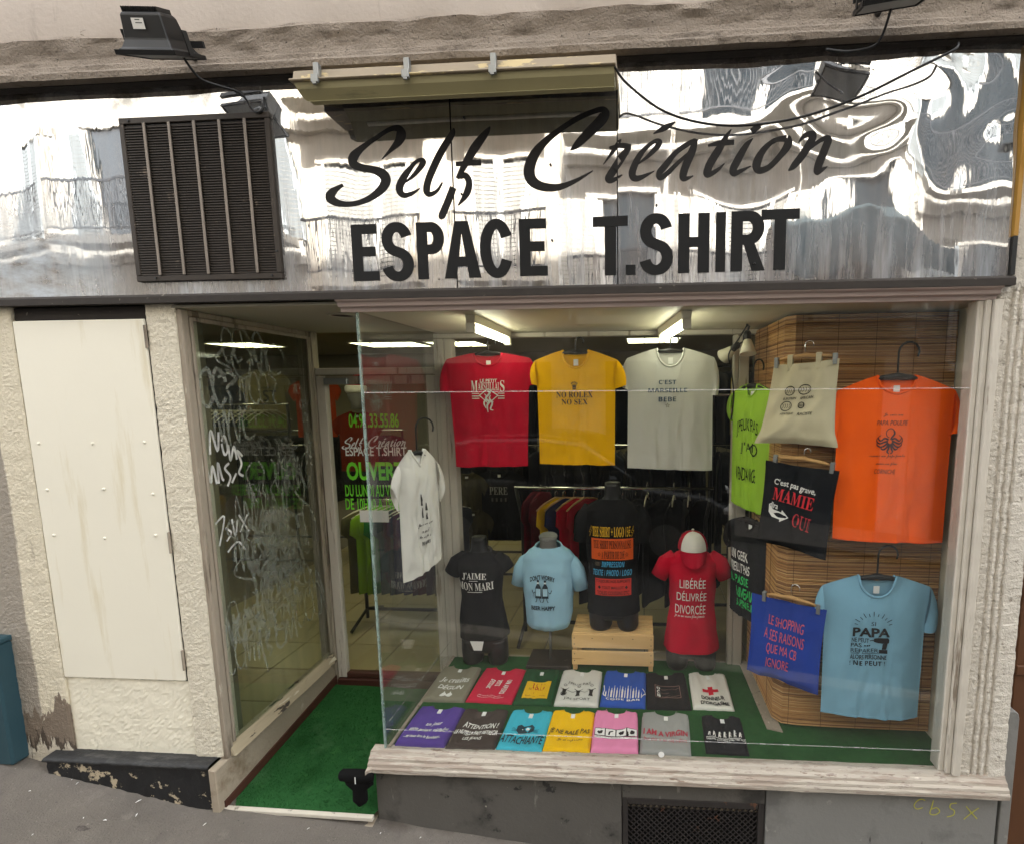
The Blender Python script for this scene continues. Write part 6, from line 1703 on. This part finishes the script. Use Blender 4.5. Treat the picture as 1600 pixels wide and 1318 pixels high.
Shirt('t_shirt', 'navy t-shirt behind the scribbled side window', (-4.02, 2.80, 2.0), R(10), .001, .001, 60, 60, 180, 45, 200, 180, 180, 560, ((-240, 130), (-195, 220)), ((240, 130), (195, 220)), '#1b2434', seed=84)
for i in range(11):
    hanger('hanger', 'bare cream hanger in the bunch behind the scribbled window', (-4.12 + .065 * i, 2.6, 1.60), R(64), .19, 'cream plastic', hook=.07, drop=.10, th=.007, group='bare hangers behind the scribbled window')
x = -4.4
while x < -2.7:
    garment('dark shirt on the far rail behind the scribbled window', x, 3.4, 1.35, R(90 + rg.uniform(-25, 25)), rg.choice(DK), 'dark shirts behind the scribbled window', rg.randint(0, 3), 1, rg.uniform(.9, 1.3))
    x += rg.uniform(.05, .08)
rail('clothes rail of dark shirts far behind the scribbled window', -4.5, -2.6, 3.4, 1.35)
# stock hanging in the gap between the grey t-shirt and the blind
for x, z, col, sx_, sz_, lab in ((.66, 2.0, '#b5a02a', .30, .85, 'narrow mustard shirt hanging by the display post'), (.72, 1.72, '#3b2348', .5, 1.1, 'purple shirt hanging low by the display post'), (.84, 1.68, '#5a2c1c', .5, 1.0, 'rust brown shirt hanging by the display post'), (.78, 1.72, '#3b3a1f', .5, 1.2, 'olive shirt hanging by the display post')):
    garment(lab, x, 1.75, z, R(70), col, 'shirts hanging beside the display post', 2, sx_, sz_)
rail('short clothes rail half hidden by the display post', .50, 1.3, 1.75, 1.72)
for i in range(7):
    garment('dark shirt on the short rail by the display post', .56 + .10 * i, 1.78, 1.30, R(80 + 6 * (i % 3)), DK[i], 'dark shirts by the display post', i, 1, 1.5)
# spot lamps clipped under the display ceiling
def spot(label, loc, rz_, tilt):
    s = thing('clip_spotlight', label, 'spotlight', loc, group='clip spotlights in the display corner', rot=(tilt, 0, rz_))
    obj('shade', MB().rings([[(r_ * math.cos(a_), r_ * math.sin(a_), z) for a_ in frange(0, 5.97, 19)] for r_, z in ((.012, .03), (.020, .02), (.026, .0), (.040, -.045), (.037, -.045), (.024, -.002), (.006, .01))], True, True), 'cream plastic', s, local=True, smooth=True)
    obj('socket', MB().rings([[(r_ * math.cos(a_), r_ * math.sin(a_), z) for a_ in frange(0, 5.6, 9)] for r_, z in ((.017, .025), (.018, .06), (.010, .07))]), 'black plastic', s, local=True, smooth=True)
    obj('arm', MB().tube([(0, 0, .065), (.01, 0, .09), (.0, .02, .115)], .005, 6), 'dark metal', s, local=True, smooth=True)
spot('small cream spotlight clipped at the blind corner', (.50, .55, 1.965), 0, R(-14))
spot('small cream spotlight tucked behind the grey t-shirt sleeve', (.44, .70, 1.945), R(40), R(60))
cable('cable', [(.50, .57, 2.06), (.47, .62, 2.0), (.43, .66, 1.93), (.45, .70, 1.86), (.47, .72, 1.72), (.46, .73, 1.60)], .004, 'black flex hanging below the clip spotlights')
# black cloth shape added in place of a blacked-out object at the sill corner
rgm = thing('black_shape', 'black cloth shape in place of a blacked-out object above the green mat', 'cloth', (-1.19, -.05, .12))
rows = []
for j in range(15):
    v = j / 14
    wl_ = .062 if v < .36 else .062 - .030 * ss(.36, .5, v)
    wl_ *= 1 if v < .85 else math.sqrt(max(.05, 1 - ((v - .85) / .16) ** 2))
    rows.append([(-1.205 + wl_ * 1.0 * math.cos(a_) + (.004 * noise.noise((v * 5, a_, 2))), -.055 + .020 * math.sin(a_) * (1 if v < .9 else .6), .150 - .150 * v) for a_ in frange(0, 5.97, 19)])
obj('cloth', MB().rings(rows), fabric('#101010'), rgm, smooth=True)
obj('roll', MB().tube([(-1.285, -.055, .135), (-1.278, -.055, .136), (-1.22, -.056, .137), (-1.155, -.056, .136), (-1.14, -.05, .134)], [.018, .024, .026, .025, .020], 12), fabric('#101010'), rgm, smooth=True)
obj('thread', MB().box(-1.207, -1.203, -.0835, -.082, .120, .150), 'label paper', rgm)

# ================================================================== across the street (seen in the steel and the glass)
M('facade cream', '#9c9890', .9, var=.08, vs=2, dirt=(('#9a8f78', .6, 2, .2, (2, 2, .5)),))
M('facade ochre', '#a8a092', .9, var=.08, vs=2, dirt=(('#a8905c', .6, 2, .2, (2, 2, .5)),))
M('facade grey', '#b3aea5', .9, var=.08, vs=2)
M('shutter grey', '#9aa0a2', .7)
M('shutter white', '#cfccc4', .7)
M('dark glass', '#20262a', .08, spec=.6)
M('iron', '#23262b', .5)
M('awning teal', '#142226', .8)
def facade(label, x0, x1, mat, shut, nwin, h, seed):
    b_ = thing('facing_building', label, 'building', ((x0 + x1) / 2, -7.6, gz((x0 + x1) / 2)), group='buildings across the street')
    w0 = MB().box(x0, x1, -9.5, -7.62, -5, h)
    obj('wall', w0, mat, b_)
    z = 1.0 - .131 * (x0 + x1) / 2 + 2.6 - .3
    fl_ = 0
    while z + 2.4 < h:
        obj('string_course', MB().box(x0, x1, -7.619, -7.50, z - .42, z - .28), mat, b_)
        for i in range(nwin):
            cx = x0 + (x1 - x0) * (i + .5) / nwin
            ww, hh = .55, 2.05
            f_ = obj('window', MB().box(cx - ww - .12, cx + ww + .12, -7.619, -7.55, z + hh, z + hh + .14).box(cx - ww - .12, cx - ww, -7.619, -7.57, z, z + hh).box(cx + ww, cx + ww + .12, -7.619, -7.57, z, z + hh), mat, b_)
            obj('pane', MB().box(cx - ww, cx + ww, -7.619, -7.612, z, z + hh), 'dark glass', f_)
            s_ = MB()
            for sd_ in (-1, 1):
                if (i + fl_ + seed) % 3 == 0 or 'iron' in label or ('white shutters' in label and (i + fl_) % 2):
                    a0, a1 = (cx - ww + .01, cx - .01) if sd_ < 0 else (cx + .01, cx + ww - .01)
                else:
                    a0, a1 = (cx - ww - .62, cx - ww - .08) if sd_ < 0 else (cx + ww + .08, cx + ww + .62)
                s_.box(a0, a0 + .06, -7.60, -7.555, z, z + hh).box(a1 - .06, a1, -7.60, -7.555, z, z + hh)
                for q in range(26):
                    zz_ = z + .05 + q * (hh - .1) / 26
                    s_.hexa([(a0 + .06, -7.60, zz_), (a1 - .06, -7.60, zz_), (a1 - .06, -7.59, zz_), (a0 + .06, -7.59, zz_), (a0 + .06, -7.575, zz_ + .055), (a1 - .06, -7.575, zz_ + .055), (a1 - .06, -7.565, zz_ + .055), (a0 + .06, -7.565, zz_ + .055)])
            obj('shutters', s_, shut, f_)
            if fl_ < 2:
                bal = obj('balcony', MB().box(cx - .95, cx + .95, -7.49, -7.0, z - .16, z - .02), mat, b_)
                r_ = MB().box(cx - .93, cx + .93, -7.02, -6.99, z + .92, z + .96).box(cx - .93, cx + .93, -7.02, -6.99, z + .08, z + .11)
                for q in range(22):
                    xq = cx - .92 + q * 1.84 / 21
                    r_.box(xq - .008, xq + .008, -7.013, -6.997, z + .11, z + .92)
                obj('railing', r_, 'iron', bal)
        z += 3.0
        fl_ += 1
    obj('cornice', MB().box(x0, x1, -7.619, -7.2, h - .35, h).box(x0, x1, -7.619, -7.35, h - .6, h - .36), mat, b_)
    obj('shopfront', MB().box(x0 + .5, x1 - .5, -7.619, -7.58, -1.5, 2.3), 'dark glass', b_)
facade('cream facade with grey shutters mirrored in the steel sign', -13, -6.2, 'facade cream', 'shutter grey', 3, 8.6, 0)
facade('ochre facade with iron balconies mirrored in the steel sign', -6.18, -1.2, 'facade ochre', 'shutter white', 2, 9.4, 1)
facade('grey facade with white shutters mirrored in the steel sign', -1.18, 4.8, 'facade grey', 'shutter white', 3, 10.6, 2)
facade('cream facade beyond the grey one mirrored in the steel sign', 4.82, 12, 'facade cream', 'shutter grey', 3, 9.4, 1)
aw = thing('awning', 'dark teal awning shape added across the street for its reflection in the sign', 'awning', (3.2, -7.2, 2.5))  # added shape that gives the steel its dark teal reflection
obj('canvas', MB().grid([[(x, y, z + .03 * math.sin(x * 9)) for x in frange(1.9, 4.6, 40)] for y, z in ((-7.6, 4.7), (-6.9, 4.3), (-6.3, 3.85), (-6.28, 3.5))]), 'awning teal', aw, smooth=True)
obj('arm', MB().tube([(2.0, -7.6, 3.9), (2.0, -6.35, 3.8)], .02, 6).tube([(4.5, -7.6, 3.9), (4.5, -6.35, 3.8)], .02, 6), 'iron', aw)
# a dark hatchback parked across the road (seen only in the glass)
M('car paint', '#15181d', .22, spec=.6, var=.02)
M('car glass', '#0c0f12', .05, spec=.7, var=.02)
M('rubber', '#151515', .8)
def car(label, x, y, hdg, col):
    z0 = gz(x) - .155
    cr_ = thing('parked_car', label, 'car', (x, y, z0), hdg, group='cars parked across the road')
    L_ = [(-2.05, .30, .62), (-2.0, .25, .86), (-1.75, .22, .95), (-1.55, .20, 1.0), (-.9, .20, 1.02), (.6, .20, .98), (.85, .20, .95), (1.75, .22, .84), (2.0, .26, .72), (2.08, .32, .55)]
    rs = []
    for px, lo, hi in L_:
        w = .86 - .10 * (abs(px) / 2.08) ** 4
        rs.append([(px, w * u, lo + (hi - lo) * v) for u, v in ((-.92, 0), (-1, .25), (-1, .6), (-.94, .92), (-.80, 1), (0, 1.02), (.80, 1), (.94, .92), (1, .6), (1, .25), (.92, 0))])
    obj('body', MB().rings(rs), col, cr_, local=True, smooth=True)
    rs = []
    for px, hi in ((-1.90, .97), (-1.55, 1.38), (-1.2, 1.47), (-.3, 1.49), (.25, 1.43), (1.02, .95)):
        k = (hi - .93) / .56
        w = .80 - .16 * k
        rs.append([(px, -.80, .92), (px, -w, .92 + (hi - .92) * .9), (px, -w * .9, hi), (px, w * .9, hi), (px, w, .92 + (hi - .92) * .9), (px, .80, .92)])
    obj('cabin', MB().rings(rs), 'car glass', cr_, local=True)
    rs = [[(px, -.60, hi), (px, .60, hi), (px, .58, hi + .022), (px, -.58, hi + .022)] for px, hi in ((-1.45, 1.41), (-1.1, 1.475), (-.3, 1.487), (.2, 1.437))]
    obj('roof', MB().rings(rs), col, cr_, local=True, smooth=True)
    for px in (-1.32, 1.30):
        for sy in (-1, 1):
            w_ = obj('wheel', MB().rings([[(px + r * math.cos(a_), sy * yy, .31 + r * math.sin(a_)) for a_ in frange(0, 6.0, 21)] for r, yy in ((.25, .66), (.31, .68), (.31, .85), (.27, .88))]), 'rubber', cr_, local=True)
            obj('rim', MB().rings([[(px + r * math.cos(a_), sy * yy, .31 + r * math.sin(a_)) for a_ in frange(0, 6.0, 21)] for r, yy in ((.20, .882), (.18, .875), (.05, .885))]), 'grey metal', w_, local=True)
    for sy in (-1, 1):
        obj('headlight', MB().box(1.93, 2.06, sy * .62 - .14, sy * .62 + .14, .60, .70), 'label paper', cr_, local=True, bevel=.03)
        obj('pillar', MB().hexa([(-.36, sy * .80 - .012, .93), (-.28, sy * .80 - .012, .93), (-.28, sy * .80 + .012, .93), (-.36, sy * .80 + .012, .93), (-.36, sy * .655 - .012, 1.44), (-.28, sy * .655 - .012, 1.44), (-.28, sy * .655 + .012, 1.44), (-.36, sy * .655 + .012, 1.44)]), col, cr_, local=True)
        obj('wing_mirror', MB().box(.62, .74, sy * .90 - .07, sy * .90 + .07, .96, 1.07), col, cr_, local=True, bevel=.03)
car('dark hatchback parked across the road facing the shop window', -.9, -4.9, R(7.4), 'car paint')
